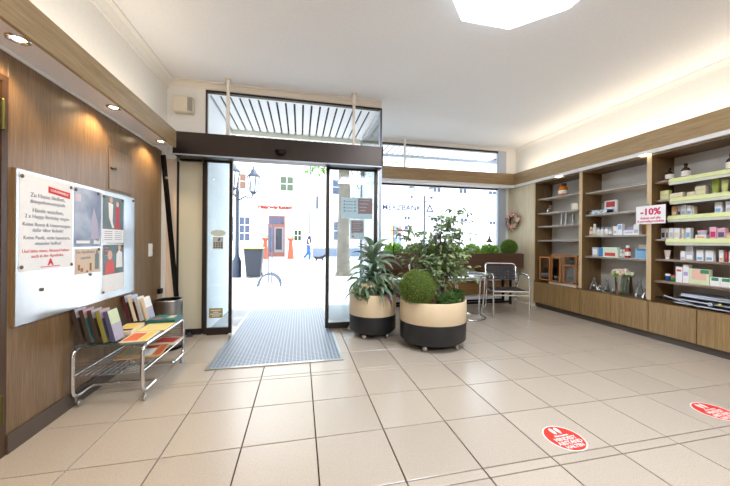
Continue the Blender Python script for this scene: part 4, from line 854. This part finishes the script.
# ficus
t = thing('ficus_tree', (1.55, 3.12, .472), 'bushy ficus with many small leaves in the oval planter', 'plant'); rnd = random.Random(5); st = MB(); lf = MB(); lf2 = MB()
def fleaf(m, p, d, s):
    d = d.normalized(); side = d.cross(Vector((0, 0, 1))); side = side.normalized() if side.length > .1 else Vector((1, 0, 0)); nz = side.cross(d)
    m.add([p, p + d * s * .35 + side * s * .24 + nz * .1 * s, p + d * s * .75 + side * s * .17, p + d * s - nz * .12 * s, p + d * s * .75 - side * s * .17, p + d * s * .35 - side * s * .24 + nz * .1 * s], [(0, 1, 2, 3), (0, 3, 4, 5)], True)
for k in range(5):
    a = 6.28 * k / 5 + .3; b0 = Vector((1.55 + .03 * math.cos(a), 3.12 + .03 * math.sin(a), .472)); tip = Vector((1.55 + (.06 + .14 * (k % 3)) * math.cos(a), 3.12 + .14 * math.sin(a), 1.05 + .11 * k)); mid = b0.lerp(tip, .5) + Vector((rnd.uniform(-.03, .03), rnd.uniform(-.03, .03), 0))
    st.tube([b0, mid, tip], [.011, .008, .003], 6)
    for j in range(48):
        f = .20 + .80 * j / 48; p = (b0.lerp(mid, f * 2) if f < .5 else mid.lerp(tip, f * 2 - 1)); L_ = .34 * (1.2 - f * .7)
        a2 = rnd.uniform(0, 6.28); e = p + Vector((math.cos(a2) * L_, math.sin(a2) * L_ * .8, L_ * rnd.uniform(-.15, .55))); st.tube([p, e], [.003, .001], 4, caps=False)
        for i in range(10):
            q = p.lerp(e, .2 + .8 * i / 9); dirn = Vector((math.cos(a2) + rnd.uniform(-1, 1), math.sin(a2) + rnd.uniform(-1, 1), rnd.uniform(-.75, .25)))
            fleaf(lf2 if rnd.random() < (.5 - .35 * f) else lf, q, dirn, rnd.uniform(.045, .075))
for tip in ((1.57, 3.10, 1.50), (1.50, 3.14, 1.40), (1.30, 3.1, 1.08), (1.83, 3.12, 1.28)):
    b0 = Vector((1.55, 3.12, .95)); e = Vector(tip); st.tube([b0, b0.lerp(e, .5) + Vector((0, 0, .03)), e], [.006, .004, .0015], 5)
    for i in range(22):
        q = b0.lerp(e, .3 + .7 * i / 21); a2 = rnd.uniform(0, 6.28); fleaf(lf, q, Vector((math.cos(a2), math.sin(a2), rnd.uniform(-.6, .4))), rnd.uniform(.05, .075))
st.build('branches', BRANCH, t); tag(lf.build('foliage', FICUSLEAF, t), kind='stuff'); tag(lf2.build('pale_foliage', FICUSLEAF2, t), kind='stuff')
# broad-leaved plant in the round planter
def blade(base, ang, elev, length, width, droop, n=8, roll=0.):
    """arched leaf with a folded midrib"""
    m = MB(); vs = []; p = Vector(base); e = elev
    for i in range(n + 1):
        f = i / n; w = width * math.sin(math.pi * min(1, .12 + f * .88) ** .8) * (1 - f ** 6)
        d = Vector((math.cos(ang) * math.cos(e), math.sin(ang) * math.cos(e), math.sin(e))); s = Vector((-math.sin(ang), math.cos(ang), 0)); s = Matrix.Rotation(roll, 3, d) @ s; up = s.cross(d) * -1
        lift = up * w * .30
        vs += [p + s * w + lift, p, p - s * w + lift]; p = p + d * length / n; e -= droop / n
    m.add(vs, [q for i in range(n) for q in ((i * 3, i * 3 + 1, i * 3 + 4, i * 3 + 3), (i * 3 + 1, i * 3 + 2, i * 3 + 5, i * 3 + 4))], True); return m
t = thing('leafy_pot_plant', (.86, 3.53, .48), 'grey green pot plant with long arching leaves in the round planter', 'plant'); rnd = random.Random(12)
MB().tube([(.86, 3.53, .48), (.87, 3.52, .75), (.86, 3.53, 1.04)], [.022, .018, .008], 8).build('stem', M('plant_stem', (110, 126, 92), .5), t)
for k in range(56):
    f = k / 56; z = .54 + .46 * f; a = k * 2.39996; L_ = rnd.uniform(.38, .54) * (1.05 - .25 * f); e = R(40 + 34 * f + rnd.uniform(-16, 10))
    L_ *= (.62 if math.sin(a) > .3 else 1.0)                          # shorter towards the door leaf
    blade((.865, 3.525, z), a, e, L_, rnd.uniform(.030, .044), R(138 - 30 * f + rnd.uniform(-25, 25)), 8, rnd.choice((-1, 1)) * rnd.uniform(.0, .6)).build('leaf', [BLADELEAF, BLADELEAF2, BLADELEAF][k % 3], t)
for (bx, by), n_ in (((.74, 3.44), 13), ((1.0, 3.44), 13), ((.87, 3.38), 10)):
    for k in range(n_):
        a = -1.57 + rnd.uniform(-1.9, 1.9); e = R(rnd.uniform(30, 75))
        blade((bx, by, .49 + .012 * k), a, e, rnd.uniform(.26, .38), rnd.uniform(.026, .040), R(rnd.uniform(90, 150)), 8, rnd.uniform(-.5, .5)).build('leaf', [BLADELEAF, BLADELEAF2, FICUSLEAF][k % 3], t)
for a, L_, e in ((2.6, .27, 20), (3.3, .25, 10), (-.9, .30, 25), (-1.25, .30, 15), (-.55, .28, 20), (2.2, .25, 25)):
    blade((.87 + .2 * math.cos(a), 3.53 + .2 * math.sin(a), .51), a, R(e), L_, .022, R(120)).build('leaf', PURPLELEAF, t)
t2 = bush((.74, 3.34, .525), .10, 'dark green filler leaves at the rim of the round planter', .48, 500, .05, FICUSLEAF, (1.2, .6, .6), 'filler_plant')
t2 = bush((.95, 3.33, .525), .08, 'dark filler leaves under the long leaves of the round planter', .48, 300, .05, leafy('filler_leaf', (64, 84, 58), .45, noise=.3), (1.2, .6, .6), 'filler_plant')
t = thing('cream_flower_cluster', (.76, 3.33, .48), 'cluster of small cream blossoms in the round planter', 'flowers')
MB().tube([(.76, 3.36, .48), (.76, 3.34, .66)], .006, 6).build('stem', M('plant_stem', (110, 126, 92), .5), t)
for k in range(16): a = k * 2.4; q = .085 * (k / 16) ** .5; blossom((.76 + q * math.cos(a), 3.325 + q * .5 * math.sin(a), .635 - q * .4), .022, 'blossom', M('petal_ivory', (240, 224, 184), .6), t, 200 + k)

# ================================================================== table and chairs
tb = thing('bistro_table', (2.48, 4.02, 0), 'round chrome and glass bistro table behind the planters', 'table')
TX, TY = 2.48, 4.02
MB().tube([(TX + .285 * math.cos(a), TY + .285 * math.sin(a), .648) for a in [6.2832 * k / 32 for k in range(32)]], .014, 8, True).build('top_ring', CHROME, tb)
MB().lathe([(.001, .645), (.277, .645), (.277, .653), (.001, .653)], (TX, TY, 0), 32, close=False).build('table_top', M('table_steel', (190, 196, 204), .14, .9), tb)
MB().tube([(TX + .23 * math.cos(a), TY + .23 * math.sin(a), .012) for a in [6.2832 * k / 32 for k in range(32)]], .012, 8, True).build('base_ring', CHROME, tb)
for a in (20, 110, 200, 290): MB().tube([(TX + .272 * math.cos(R(a)), TY + .272 * math.sin(R(a)), .64), (TX + .22 * math.cos(R(a)), TY + .22 * math.sin(R(a)), .014)], .011, 8).build('leg', CHROME, tb)
def chair(loc, rot, label):
    """tubular armchair facing -y in its own frame"""
    t = thing('tubular_armchair', (0, 0, 0), label, 'chair', 'tubular armchairs'); w = .25; rt = .014
    for s in (-1, 1):
        x = s * w
        MB().tube(fillet([(x, -.23, 0), (x, -.21, .64), (x, .12, .65), (x * .92, .20, .42)], .05), rt, 8).build('front_leg_arm', CHROME, t)
        MB().tube([(x * .92, .28, 0), (x * .92, .20, .42)], rt, 8).build('rear_leg', CHROME, t)
        MB().tube([(x, -.222, .40), (x * .92, .205, .38)], rt, 8).build('seat_rail', CHROME, t)
    MB().tube(fillet([(-w * .92, .20, .40), (-w * .95, .29, .78), (w * .95, .29, .78), (w * .92, .20, .40)], .06), rt, 8).build('back_frame', CHROME, t)
    MB().tube([(-w, -.222, .40), (w, -.222, .40)], rt, 8).build('front_rail', CHROME, t); MB().tube([(-w, -.222, .345), (w, -.222, .345)], rt * .8, 8).build('front_rail', CHROME, t)
    MB().tube([(-w * .92, .205, .38), (w * .92, .205, .38)], rt, 8).build('rear_rail', CHROME, t)
    WEB = M('black_webbing', (46, 44, 46), .55)
    m = MB(); P = lambda f, z: Vector((f, .207 + (z - .40) / .38 * .085, z))
    for k in range(9):
        x0 = -.215 + k * .048; m.add([P(x0, .52), P(x0 + .036, .52), P(x0 + .036, .745), P(x0, .745)], [(0, 1, 2, 3)]); m.add([P(x0, .52) + Vector((0, .004, 0)), P(x0 + .036, .52) + Vector((0, .004, 0)), P(x0 + .036, .745) + Vector((0, .004, 0)), P(x0, .745) + Vector((0, .004, 0))], [(3, 2, 1, 0)])
    tag(m.build('vertical_straps', WEB, t), kind='stuff'); m = MB()
    for k in range(5):
        z0 = .525 + k * .044; m.add([P(-.228, z0) - Vector((0, .003, 0)), P(.228, z0) - Vector((0, .003, 0)), P(.228, z0 + .034) - Vector((0, .003, 0)), P(-.228, z0 + .034) - Vector((0, .003, 0))], [(0, 1, 2, 3)])
    tag(m.build('horizontal_straps', WEB, t), kind='stuff')
    MB().cbox(-.225, .225, -.21, .20, .392, .415, .008).build('seat', WEB, t)
    t.location = loc; t.rotation_euler.z = rot; return t
chair((3.115, 4.03, 0), R(-19), 'tubular chrome armchair with black woven back, right of the table')
chair((1.93, 4.20, 0), R(62), 'chrome armchair mostly hidden behind the planters, left of the table')
# planter trough on its stand
t = thing('trough_stand', (2.6, 4.85, 0), 'dark metal stand carrying the long planter trough', 'stand')
for x in (1.42, 3.77):
    for y in (4.76, 4.96): MB().cbox(x - .018, x + .018, y - .018, y + .018, 0, .668).build('post', BLACKM, t)
    MB().box(x - .018, x + .018, 4.778, 4.942, .63, .668).build('cross_rail', BLACKM, t)
for y in (4.76, 4.96): MB().box(1.438, 3.752, y - .015, y + .015, .03, .065).build('base_rail', BLACKM, t)
t = thing('planter_trough', (2.6, 4.85, .668), 'long dark brown wooden planter trough under the shop window', 'planter')
MB().cbox(1.15, 4.0, 4.70, 4.72, .668, .925, .003).build('front_board', DARKW, t); MB().cbox(1.15, 4.0, 5.0, 5.015, .668, .925, .003).build('rear_board', DARKW, t)
MB().cbox(3.98, 4.0, 4.72, 5.0, .668, .925, .003).build('end_board', DARKW, t); MB().cbox(1.15, 1.17, 4.72, 5.0, .668, .925, .003).build('end_board', DARKW, t)
MB().box(1.17, 3.98, 4.72, 5.0, .668, .69).build('bottom_board', DARKW, t); MB().box(1.17, 3.98, 4.72, 5.0, .69, .90).build('soil', SOIL, t)
boxball((3.80, 4.85, 1.035), .145, 'small bright boxwood ball at the right end of the trough', .90, 4000, .014, leafy('boxwood_bright', (122, 160, 58), .55, noise=.3, nscale=60))
for x, r_, l in ((3.40, .17, 'lime green shrub next to the small boxwood ball'), (3.05, .16, 'lime green shrub right of the ficus in the trough'), (2.70, .14, 'lime green shrub half hidden behind the ficus'), (2.30, .15, 'lime green shrub hidden left of the ficus'), (1.93, .16, 'lime green shrub above the boxwood ball in the trough'), (1.56, .18, 'lime green shrub behind the long leaved plant')):
    bush((x, 4.86, .955), r_, l, .90, 1000, .045, LIMELEAF, (1, .75, .8))
# lantern hook stand and lantern in the trough
t = thing('lantern_hook', (1.54, 4.80, .90), 'thin dark cross shaped hook stand rising from the trough', 'hook stand')
MB().tube([(1.54, 4.80, .90), (1.54, 4.80, 1.46)], .008, 6).build('post', BLACKM, t); MB().tube([(1.54, 4.80, 1.46), (1.54, 4.80, 1.54)], [.012, .002], 6).build('spike', BLACKM, t); MB().tube([(1.30, 4.80, 1.31), (1.80, 4.80, 1.31)], .006, 6).build('cross_bar', BLACKM, t)
LANT = M('lantern_metal', (110, 92, 92), .4, .5)
def lantern(x, y, z0, s, label, hang):
    t = thing('candle_lantern', (x, y, z0), label, 'lantern'); w = .042 * s
    MB().box(x - w, x + w, y - w, y + w, z0, z0 + .01).build('base', LANT, t)
    for a in (-1, 1):
        for b in (-1, 1): MB().tube([(x + a * w * .9, y + b * w * .9, z0 + .01), (x + a * w * .9, y + b * w * .9, z0 + .14 * s)], .004, 5).build('bar', LANT, t)
    MB().lathe([(w * 1.15, .14 * s), (w * .5, .17 * s), (.014, .20 * s), (.006, .24 * s)], (x, y, z0), 4 if 0 else 8, close=False).build('roof', LANT, t)
    MB().lathe([(.018, .01), (.018, .07 * s), (.001, .072 * s)], (x, y, z0), 10).build('candle', M('candle_pink', (206, 130, 130), .5), t)
    if hang: MB().tube([(x, y, z0 + .235 * s), (x, y, 1.31)], .0025, 5).build('hanger', LANT, t)
lantern(1.80, 4.80, 1.02, .95, 'small dark candle lantern hanging from the hook stand', True); lantern(3.47, 4.96, .90, 1.6, 'candle lantern standing in the trough beside the small boxwood ball', False)

# ================================================================== outside
PAVE = M('plaza_paving', (178, 178, 180), .8, noise=.2, nscale=.9); HOUSE = M('house_render', (244, 242, 238), .9); BANK = M('bank_render', (242, 242, 244), .9)
gr = struct(MB().box(-30, 40, 5.3, 60, -.12, -.005).box(-30, 1.06, 4.0, 5.3, -.12, -.005).build('ground', PAVE), 'bright paved square outside')
# entrance bay walls and slatted canopy
wv = struct(MB().box(-1.75, -1.12, 4.0, 5.25, -.05, 3.2).build('wall_entrance', M('bay_render', (244, 247, 250), .8)), 'pale side wall of the entrance bay')
MB().box(-1.43, -1.125, 3.985, 3.999, 0, 2.9).build('cream_panel', M('bay_cream', (244, 238, 212), .6), wv)
cn = thing('slatted_canopy', (1.4, 4.8, 2.93), 'white slatted canopy soffit outside above door and window', 'canopy')
SL = M('slat_white', (240, 240, 242), .5)
slat1 = MB().cbox(-.044, .044, -.635, .635, 0, .02, .002).mesh('slat', SL); slat2 = MB().cbox(-.044, .044, -.29, .29, 0, .02, .002).mesh('slat', SL)
def place(mesh, x, y, z):
    o = bpy.data.objects.new('slat', mesh); COL.objects.link(o); o.parent = cn; o.location = Vector((x, y, z)) - cn.location
for k in range(19): place(slat1, -1.05 + .113 * k, 4.555, 2.93)
for k in range(46): place(slat2, -1.05 + .113 * k, 5.60 if k >= 0 else 0, 2.93)
MB().box(-1.12, 1.04, 4.0, 5.2, 2.975, 3.0).box(-1.2, 5.0, 5.3, 5.9, 2.975, 3.0).build('backing_board', M('canopy_dark', (36, 38, 44), .8), cn)
MB().cbox(-1.12, 1.04, 5.195, 5.25, 2.86, 3.0).build('fascia', M('fascia_cream', (236, 236, 214), .6), cn); MB().cbox(-1.2, 5.0, 5.89, 5.93, 2.88, 3.02).build('edge_profile', GREYM, cn)
# house across the square
YH = 22.1
hs = thing('white_house', (-2, YH, 0), 'white rendered house across the square with shop door', 'building')
MB().box(-14, 4.6, YH, YH + 6, 0, 11).build('wall', HOUSE, hs)
MB().box(.9, 4.6, YH - .06, YH, 0, .62).build('plinth', M('plinth_blue_grey', (110, 120, 140), .8), hs)
FRW = M('window_white', (240, 240, 240), .5); GLD = M('far_glass', (60, 68, 90), .1, .3); GLG = M('far_glass_green', (66, 80, 62), .1, .3); GLB = M('far_glass_brown', (104, 74, 58), .2)
def win(x0, x1, z0, z1, par, g=GLD, nx=2, nz=2, y=YH):
    f = MB().cbox(x0 - .05, x1 + .05, y - .06, y, z0 - .05, z1 + .05, .01).build('window', FRW, par)
    for i in range(nx):
        for j in range(nz):
            a = x0 + (x1 - x0) * i / nx + .025; b = x0 + (x1 - x0) * (i + 1) / nx - .025; c = z0 + (z1 - z0) * j / nz + .025; d_ = z0 + (z1 - z0) * (j + 1) / nz - .025
            MB().box(a, b, y - .075, y - .055, c, d_).build('pane', g, f)
win(-1.45, -.51, 4.69, 5.74, hs, GLG); win(-4.6, -3.71, 4.71, 5.78, hs, GLB); win(-4.15, -3.45, 1.09, 2.78, hs, GLD, 2, 3); win(-5.3, -4.5, 1.09, 2.78, hs, GLD, 2, 3); win(-.44, .08, 1.12, 1.92, hs, GLG); win(1.08, 1.28, 3.45, 4.45, hs, GLD, 1, 1); win(2.3, 3.3, 4.6, 5.7, hs, GLD); win(2.4, 3.2, 1.2, 2.6, hs, GLD)
dr = MB().cbox(-2.2, -1.08, YH - .10, YH, 0, 2.92, .01).build('shop_door', M('door_brown', (120, 70, 56), .6), hs)
MB().box(-2.12, -1.86, YH - .115, YH - .10, .35, 2.05).build('pane', GLD, dr); MB().box(-1.80, -1.16, YH - .12, YH - .10, .3, 2.1).build('door_leaf', M('door_leaf_grey', (110, 110, 118), .5), dr)
MB().box(-1.70, -1.28, YH - .13, YH - .12, .5, 2.0).build('pane', M('door_dark_glass', (36, 34, 40), .2), dr)
for k in range(3): MB().box(-2.12 + .33 * k, -1.84 + .33 * k, YH - .115, YH - .10, 2.32, 2.82).build('pane', GLD, dr)
MB().tube([(.67, YH - .07, .2), (.67, YH - .07, 9)], .05, 8).build('downpipe', M('zinc', (96, 98, 112), .5, .3), hs)
text('Haarwerkstatt', .40, M('sign_copper', (132, 40, 22), .5), face((-1.8, YH - .03, 3.52), (0, -1, 0)), hs, name='shop_lettering', shear=.25, bold=.024)
# bank building
bk = thing('bank_building', (10, YH, 0), 'pale bank building beyond the shop window', 'building')
MB().box(4.62, 34, YH, YH + 6, 0, 11).build('wall', BANK, bk)
for a in ((7.9, 8.41, 2.83, 3.16), (7.91, 8.59, 2.05, 2.4), (10.11, 10.62, 2.8, 3.13), (12.74, 13.37, 2.82, 3.12), (15.41, 15.98, 2.59, 2.93), (15.29, 16.05, 5.12, 5.44), (13.48, 13.75, 1.15, 1.44), (10.3, 11.0, 5.1, 5.6), (12.6, 13.3, 5.1, 5.5)): win(*a, bk, GLD, 2, 1)
sh = MB().cbox(6.75, 7.75, YH - .08, YH, .6, 2.48, .01).build('shop_front', FRW, bk)
for k, mm in enumerate((M('far_orange', (206, 150, 110), .5), M('far_slate', (120, 132, 156), .5), M('far_pink', (190, 120, 140), .5))): MB().box(6.8 + .31 * k, 7.07 + .31 * k, YH - .1, YH - .08, 1.6, 2.4).build('pane', mm, sh); MB().box(6.8 + .31 * k, 7.07 + .31 * k, YH - .1, YH - .08, .7, 1.55).build('pane', [M('far_sand', (206, 190, 150), .5), M('far_slate', (120, 132, 156), .5), M('far_slate', (120, 132, 156), .5)][k], sh)
BL = M('bank_letters', (40, 50, 78), .5)
text('COMMERZBANK', .62, BL, face((9.35, YH - .03, 3.78), (0, -1, 0)), bk, name='bank_lettering', align='RIGHT', bold=.012)
tri = [(9.72, 3.5), (10.42, 3.5), (10.07, 4.2)]; tin = [(9.90, 3.60), (10.24, 3.60), (10.07, 3.94)]
MB().add([(x, YH - .03, z) for x, z in tri + tin], [(0, 1, 4, 3), (1, 2, 5, 4), (2, 0, 3, 5)]).build('bank_emblem', BL, bk)
# street lamps
IRON = M('lamp_iron', (52, 60, 76), .5, .4); LGL = M('lamp_frost', (236, 238, 244), .3)
def lampost(x, y, h, arms, label):
    t = thing('street_lamp', (x, y, -.005), label, 'street lamp')
    MB().lathe([(.13, 0), (.13, .5), (.085, .6), (.06, .7), (.05, h - .1), (.065, h), (.02, h + .15), (.001, h + .2)], (x, y, -.005), 14, close=False).build('post', IRON, t)
    for ax, ay in arms:
        zb_ = h - .05
        MB().tube([(x, y, zb_ - .22), (x + ax * .5, y + ay * .5, zb_ - .08), (x + ax * .9, y + ay * .9, zb_ - .12), (x + ax, y + ay, zb_ + .06)], .024, 8).build('arm', IRON, t)
        MB().tube([(x + ax * (.45 + .2 * math.cos(q)), y + ay * (.45 + .2 * math.cos(q)), zb_ - .17 + .08 * math.sin(q)) for q in [6.2832 * k / 14 for k in range(14)]], .012, 6, True).build('scroll', IRON, t)
        b = Vector((x + ax, y + ay, zb_ + .05)); lt = MB().lathe([(.09, .0), (.10, .04), (.18, .48)], b, 4 + 2, close=False).build('lantern', LGL, t)
        fr = MB(); fr.lathe([(.20, .48), (.20, .52), (.10, .62), (.08, .70), (.03, .74), (.015, .85), (.001, .86)], b, 6, close=False)
        for k in range(6): q = 6.2832 * k / 6; fr.tube([b + Vector((.102 * math.cos(q), .102 * math.sin(q), .02)), b + Vector((.185 * math.cos(q), .185 * math.sin(q), .49))], .017, 5)
        fr.lathe([(.04, -.06), (.10, .0), (.10, .03)], b, 8, close=False).build('lantern_frame', IRON, lt)
lampost(-1.90, 9.78, 2.62, ((-.02, -.55), (.46, .02)), 'grey iron street lamp with two lanterns left of the doorway view')
lampost(6.79, 15.6, 3.62, ((-.75, 0), (.42, 0)), 'grey iron street lamp with two lanterns beyond the shop window')
# wheelie bin
t = thing('wheelie_bin', (-1.39, 9.75, -.005), 'dark grey wheeled bin with yellow lid beside the street lamp', 'bin'); GB = M('bin_grey', (44, 48, 58), .5); m = MB()
c0, c1 = [(-1.59, 9.56), (-1.19, 9.56), (-1.19, 9.96), (-1.59, 9.96)], [(-1.66, 9.5), (-1.12, 9.5), (-1.12, 10.02), (-1.66, 10.02)]
m.add([(*p, .03) for p in c0] + [(*p, .84) for p in c1], [(3, 2, 1, 0), (4, 5, 6, 7)] + [(k, (k + 1) % 4, 4 + (k + 1) % 4, 4 + k) for k in range(4)]).build('body', GB, t)
MB().cbox(-1.68, -1.10, 9.47, 10.06, .84, .875, .012).build('rim', GB, t); MB().cbox(-1.66, -1.12, 9.49, 10.04, .875, .915, .012).build('lid', YEL, t)
for x in (-1.62, -1.18): MB().lathe([(.06, -.02), (.07, 0), (.06, .02)], (0, 0, 0), 14).xf(face((x, 9.96, .065), (1, 0, 0))).build('wheel', BLACKM, t)
# sign stand with half-hoop feet
t = thing('sign_stand', (-.74, 7.8, -.005), 'grey sign stand with a half hoop foot in the square', 'stand')
for dy in (-.14, .14): MB().tube([(-.74 + .27 * math.cos(a), 7.8 + dy, .0 + .30 * math.sin(a)) for a in [math.pi * k / 16 for k in range(17)]], .02, 8).build('hoop', M('stand_steel', (92, 100, 116), .45, .4), t)
MB().tube([(-1.01, 7.66, .015), (-1.01, 7.94, .015)], .02, 8).build('foot_bar', M('stand_steel', (92, 100, 116), .45, .4), t); MB().tube([(-.47, 7.66, .015), (-.47, 7.94, .015)], .02, 8).build('foot_bar', M('stand_steel', (92, 100, 116), .45, .4), t)
for x in (-.78, -.69): MB().tube([(x, 7.8, .05), (x, 7.8, 1.55)], .016, 8).build('pole', M('stand_steel', (92, 100, 116), .45, .4), t)
MB().tube([(-.74, 7.66, .29), (-.74, 7.94, .29)], .015, 6).build('cross_bar', M('stand_steel', (92, 100, 116), .45, .4), t)
# terracotta column planters
for x, l in ((-2.10, 'terracotta column planter left of the house door'), (-.58, 'terracotta column planter right of the house door')):
    t = thing('column_planter', (x, 19.1, -.005), l, 'planter', 'terracotta column planters')
    MB().lathe([(.20, 0), (.20, .06), (.11, 1.1), (.15, 1.18), (.22, 1.22), (.22, 1.30), (.15, 1.30)], (x, 19.1, -.005), 4 + 8, close=False).build('column', M('terracotta', (146, 74, 52), .7), t)
    m = MB(); leafcloud(m, (x, 19.1, 1.36), .22, 160, .07, random.Random(3), (1, 1, .6), .8, False); tag(m.build('foliage', TREELEAF, t), kind='stuff')
# tree
t = thing('plane_tree', (1.42, 9.85, -.005), 'tree with mottled trunk in the square behind the right door leaf', 'tree'); rnd = random.Random(9)
MB().tube([(1.42, 9.85, -.005), (1.41, 9.85, .12), (1.40, 9.85, 1.2), (1.44, 9.86, 2.6), (1.40, 9.9, 4.2), (1.42, 9.9, 6.0)], [.30, .23, .20, .20, .17, .10], 14).build('trunk', BARK, t)
br = MB(); lv = MB()
for k in range(9):
    a = k * 2.4; e = Vector((1.42 + 1.7 * math.cos(a), 9.9 + 1.7 * math.sin(a), 4.6 + .25 * k)); br.tube([(1.42, 9.9, 3.6 + .2 * k), e], [.06, .02], 6); leafcloud(lv, e, 1.1, 340, .13, rnd, (1, 1, .7), .4, False)
for c, r_, n in (((.55, 9.7, 3.5), .42, 130), ((2.15, 9.8, 3.1), .55, 130), ((2.0, 9.7, 2.55), .35, 60), ((1.9, 9.7, 3.9), .6, 150)):
    br.tube([(1.42, 9.88, 4.1), c], [.03, .006], 5); leafcloud(lv, c, r_, n, .11, rnd, (1, 1, .7), .4, False)
br.build('branches', BARK, t); tag(lv.build('foliage', TREELEAF, t), kind='stuff')

# ================================================================== person and dog
def skin(name, joints, edges, radii, mat, parent, sub=2):
    me = bpy.data.meshes.new(name); o0 = worldloc(parent); me.from_pydata([tuple(Vector(j) - o0) for j in joints], edges, [])
    o = bpy.data.objects.new(name, me); COL.objects.link(o); md = o.modifiers.new('skin', 'SKIN'); md.use_smooth_shade = True
    for i, r_ in enumerate(radii): me.skin_vertices[0].data[i].radius = r_ if isinstance(r_, tuple) else (r_, r_)
    me.skin_vertices[0].data[0].use_root = True
    ss = o.modifiers.new('sub', 'SUBSURF'); ss.levels = sub; ss.render_levels = sub
    dg = bpy.context.evaluated_depsgraph_get(); ev = o.evaluated_get(dg); m2 = bpy.data.meshes.new_from_object(ev); o.modifiers.clear(); o.data = m2
    m2.materials.clear(); m2.materials.append(mat); m2.polygons.foreach_set('use_smooth', [True] * len(m2.polygons)); o.parent = parent; return o
px, py = .42, 15.8
pr = thing('person', (px, py, -.005), 'person in dark blue top and jeans walking across the square with a dog', 'person')
SK = M('skin', (214, 164, 138), .5); JEAN = M('denim', (46, 86, 150), .8); TOP = M('navy_top', (26, 36, 76), .8); HAIR = M('hair_blond', (120, 84, 50), .7); SHOE = M('shoe', (150, 110, 90), .6)
def J(x, y, z): return (px + x, py + y, z)
js = [J(0, 0, .88), J(.02, 0, 1.10), J(.04, 0, 1.30), J(.06, 0, 1.42), J(.075, 0, 1.50), J(.085, 0, 1.585), J(.09, 0, 1.66),      # pelvis..head
      J(.0, -.09, .84), J(.06, -.10, .48), J(.05, -.10, .08), J(.17, -.10, .03),                                                  # front leg
      J(.0, .09, .84), J(-.02, .10, .50), J(-.26, .10, .20), J(-.24, .10, .06),                                                     # trailing leg
      J(.045, -.17, 1.34), J(.0, -.21, 1.10), J(.13, -.20, .92), J(.045, .17, 1.34), J(.06, .21, 1.10), J(.20, .20, .93)]
ed = [(0, 1), (1, 2), (2, 3), (3, 4), (4, 5), (5, 6), (0, 7), (7, 8), (8, 9), (9, 10), (0, 11), (11, 12), (12, 13), (13, 14), (2, 15), (15, 16), (16, 17), (2, 18), (18, 19), (19, 20)]
rd = [.10, .10, .11, .05, .06, .085, .05, .075, .052, .036, .03, .075, .052, .036, .03, .05, .04, .03, .05, .04, .03]
for hx, hy, hz, s in ((.13, -.20, .92, 17), (.20, .20, .93, 20)):
    for k in range(5):
        b = len(js); oy = (-.03 + .015 * k); ln = (.045, .075, .082, .075, .058)[k]
        js += [J(hx + .03, hy + oy, hz - .03), J(hx + .03 + ln * .4, hy + oy * 1.2, hz - .05 - ln * .5), J(hx + .02 + ln * .35, hy + oy * 1.2, hz - .05 - ln)]; ed += [(s, b), (b, b + 1), (b + 1, b + 2)]; rd += [.012, .009, .007]
skin('body', js, ed, rd, SK, pr)
skin('jeans', [js[0], J(0, 0, .97), js[7], js[8], J(.05, -.10, .14), js[11], js[12], J(-.24, .10, .235)], [(0, 1), (0, 2), (2, 3), (3, 4), (0, 5), (5, 6), (6, 7)], [.13, .125, .10, .075, .06, .10, .075, .06], JEAN, pr)
skin('top', [js[1], J(.015, 0, .99), js[2], J(.055, 0, 1.40), js[15], J(.02, -.20, 1.20), js[18], J(.055, .20, 1.20)], [(0, 1), (0, 2), (2, 3), (2, 4), (4, 5), (2, 6), (6, 7)], [.125, .13, .135, .07, .07, .06, .07, .06], TOP, pr)
skin('hair', [J(.07, 0, 1.64), J(.04, 0, 1.57), J(.03, 0, 1.49)], [(0, 1), (1, 2)], [.085, .075, .04], HAIR, pr)
MB().ball(J(.175, 0, 1.585), .016, 8, 6, (1.2, .8, 1)).build('nose', SK, pr)
for s in (-1, 1): MB().ball(J(.155, .035 * s, 1.605), .011, 8, 6).build('eye', BLACKM, pr); MB().ball(J(.085, .085 * s, 1.585), .022, 8, 6, (.8, .4, 1.2)).build('ear', SK, pr)
MB().ball(J(.155, 0, 1.535), .014, 8, 6, (.6, 1.6, .4)).build('mouth', M('lip', (180, 96, 90), .5), pr)
for x, y, z, a in ((.10, -.10, .035, 0), (-.27, .10, .09, -60)): MB().ball((0, 0, 0), .055, 10, 6, (1.9, .75, .62)).xf(Matrix.Translation(J(x, y, z)) @ Matrix.Rotation(R(a), 4, 'Y')).build('shoe', SHOE, pr)
dg_ = thing('dog', (px + .62, py, -.005), 'small dark dog walking beside the person', 'dog'); dx = px + .45
D = lambda x, y, z: (dx + x, py + y, z)
dj = [D(0, 0, .25), D(.14, 0, .245), D(.28, 0, .26), D(.36, 0, .32), D(.41, 0, .37), D(.49, 0, .345), D(-.08, 0, .25), D(-.17, 0, .30), D(-.24, 0, .37),
      D(-.04, -.05, .20), D(0, -.055, .15), D(-.05, -.055, .09), D(-.04, -.055, .02), D(-.05, .05, .20), D(-.03, .055, .15), D(-.10, .055, .10), D(-.11, .055, .02),
      D(.27, -.05, .20), D(.25, -.055, .11), D(.25, -.055, .02), D(.28, .05, .20), D(.32, .055, .11), D(.35, .055, .03), D(.40, -.035, .44), D(.40, .035, .44)]
de = [(0, 1), (1, 2), (2, 3), (3, 4), (4, 5), (0, 6), (6, 7), (7, 8), (6, 9), (9, 10), (10, 11), (11, 12), (6, 13), (13, 14), (14, 15), (15, 16), (2, 17), (17, 18), (18, 19), (2, 20), (20, 21), (21, 22), (4, 23), (4, 24)]
skin('body', dj, de, [.07, .075, .085, .055, .055, .026, .065, .02, .012, .04, .03, .02, .018, .04, .03, .02, .018, .04, .025, .02, .04, .025, .02, .015, .015], M('dog_coat', (30, 30, 42), .8), dg_)
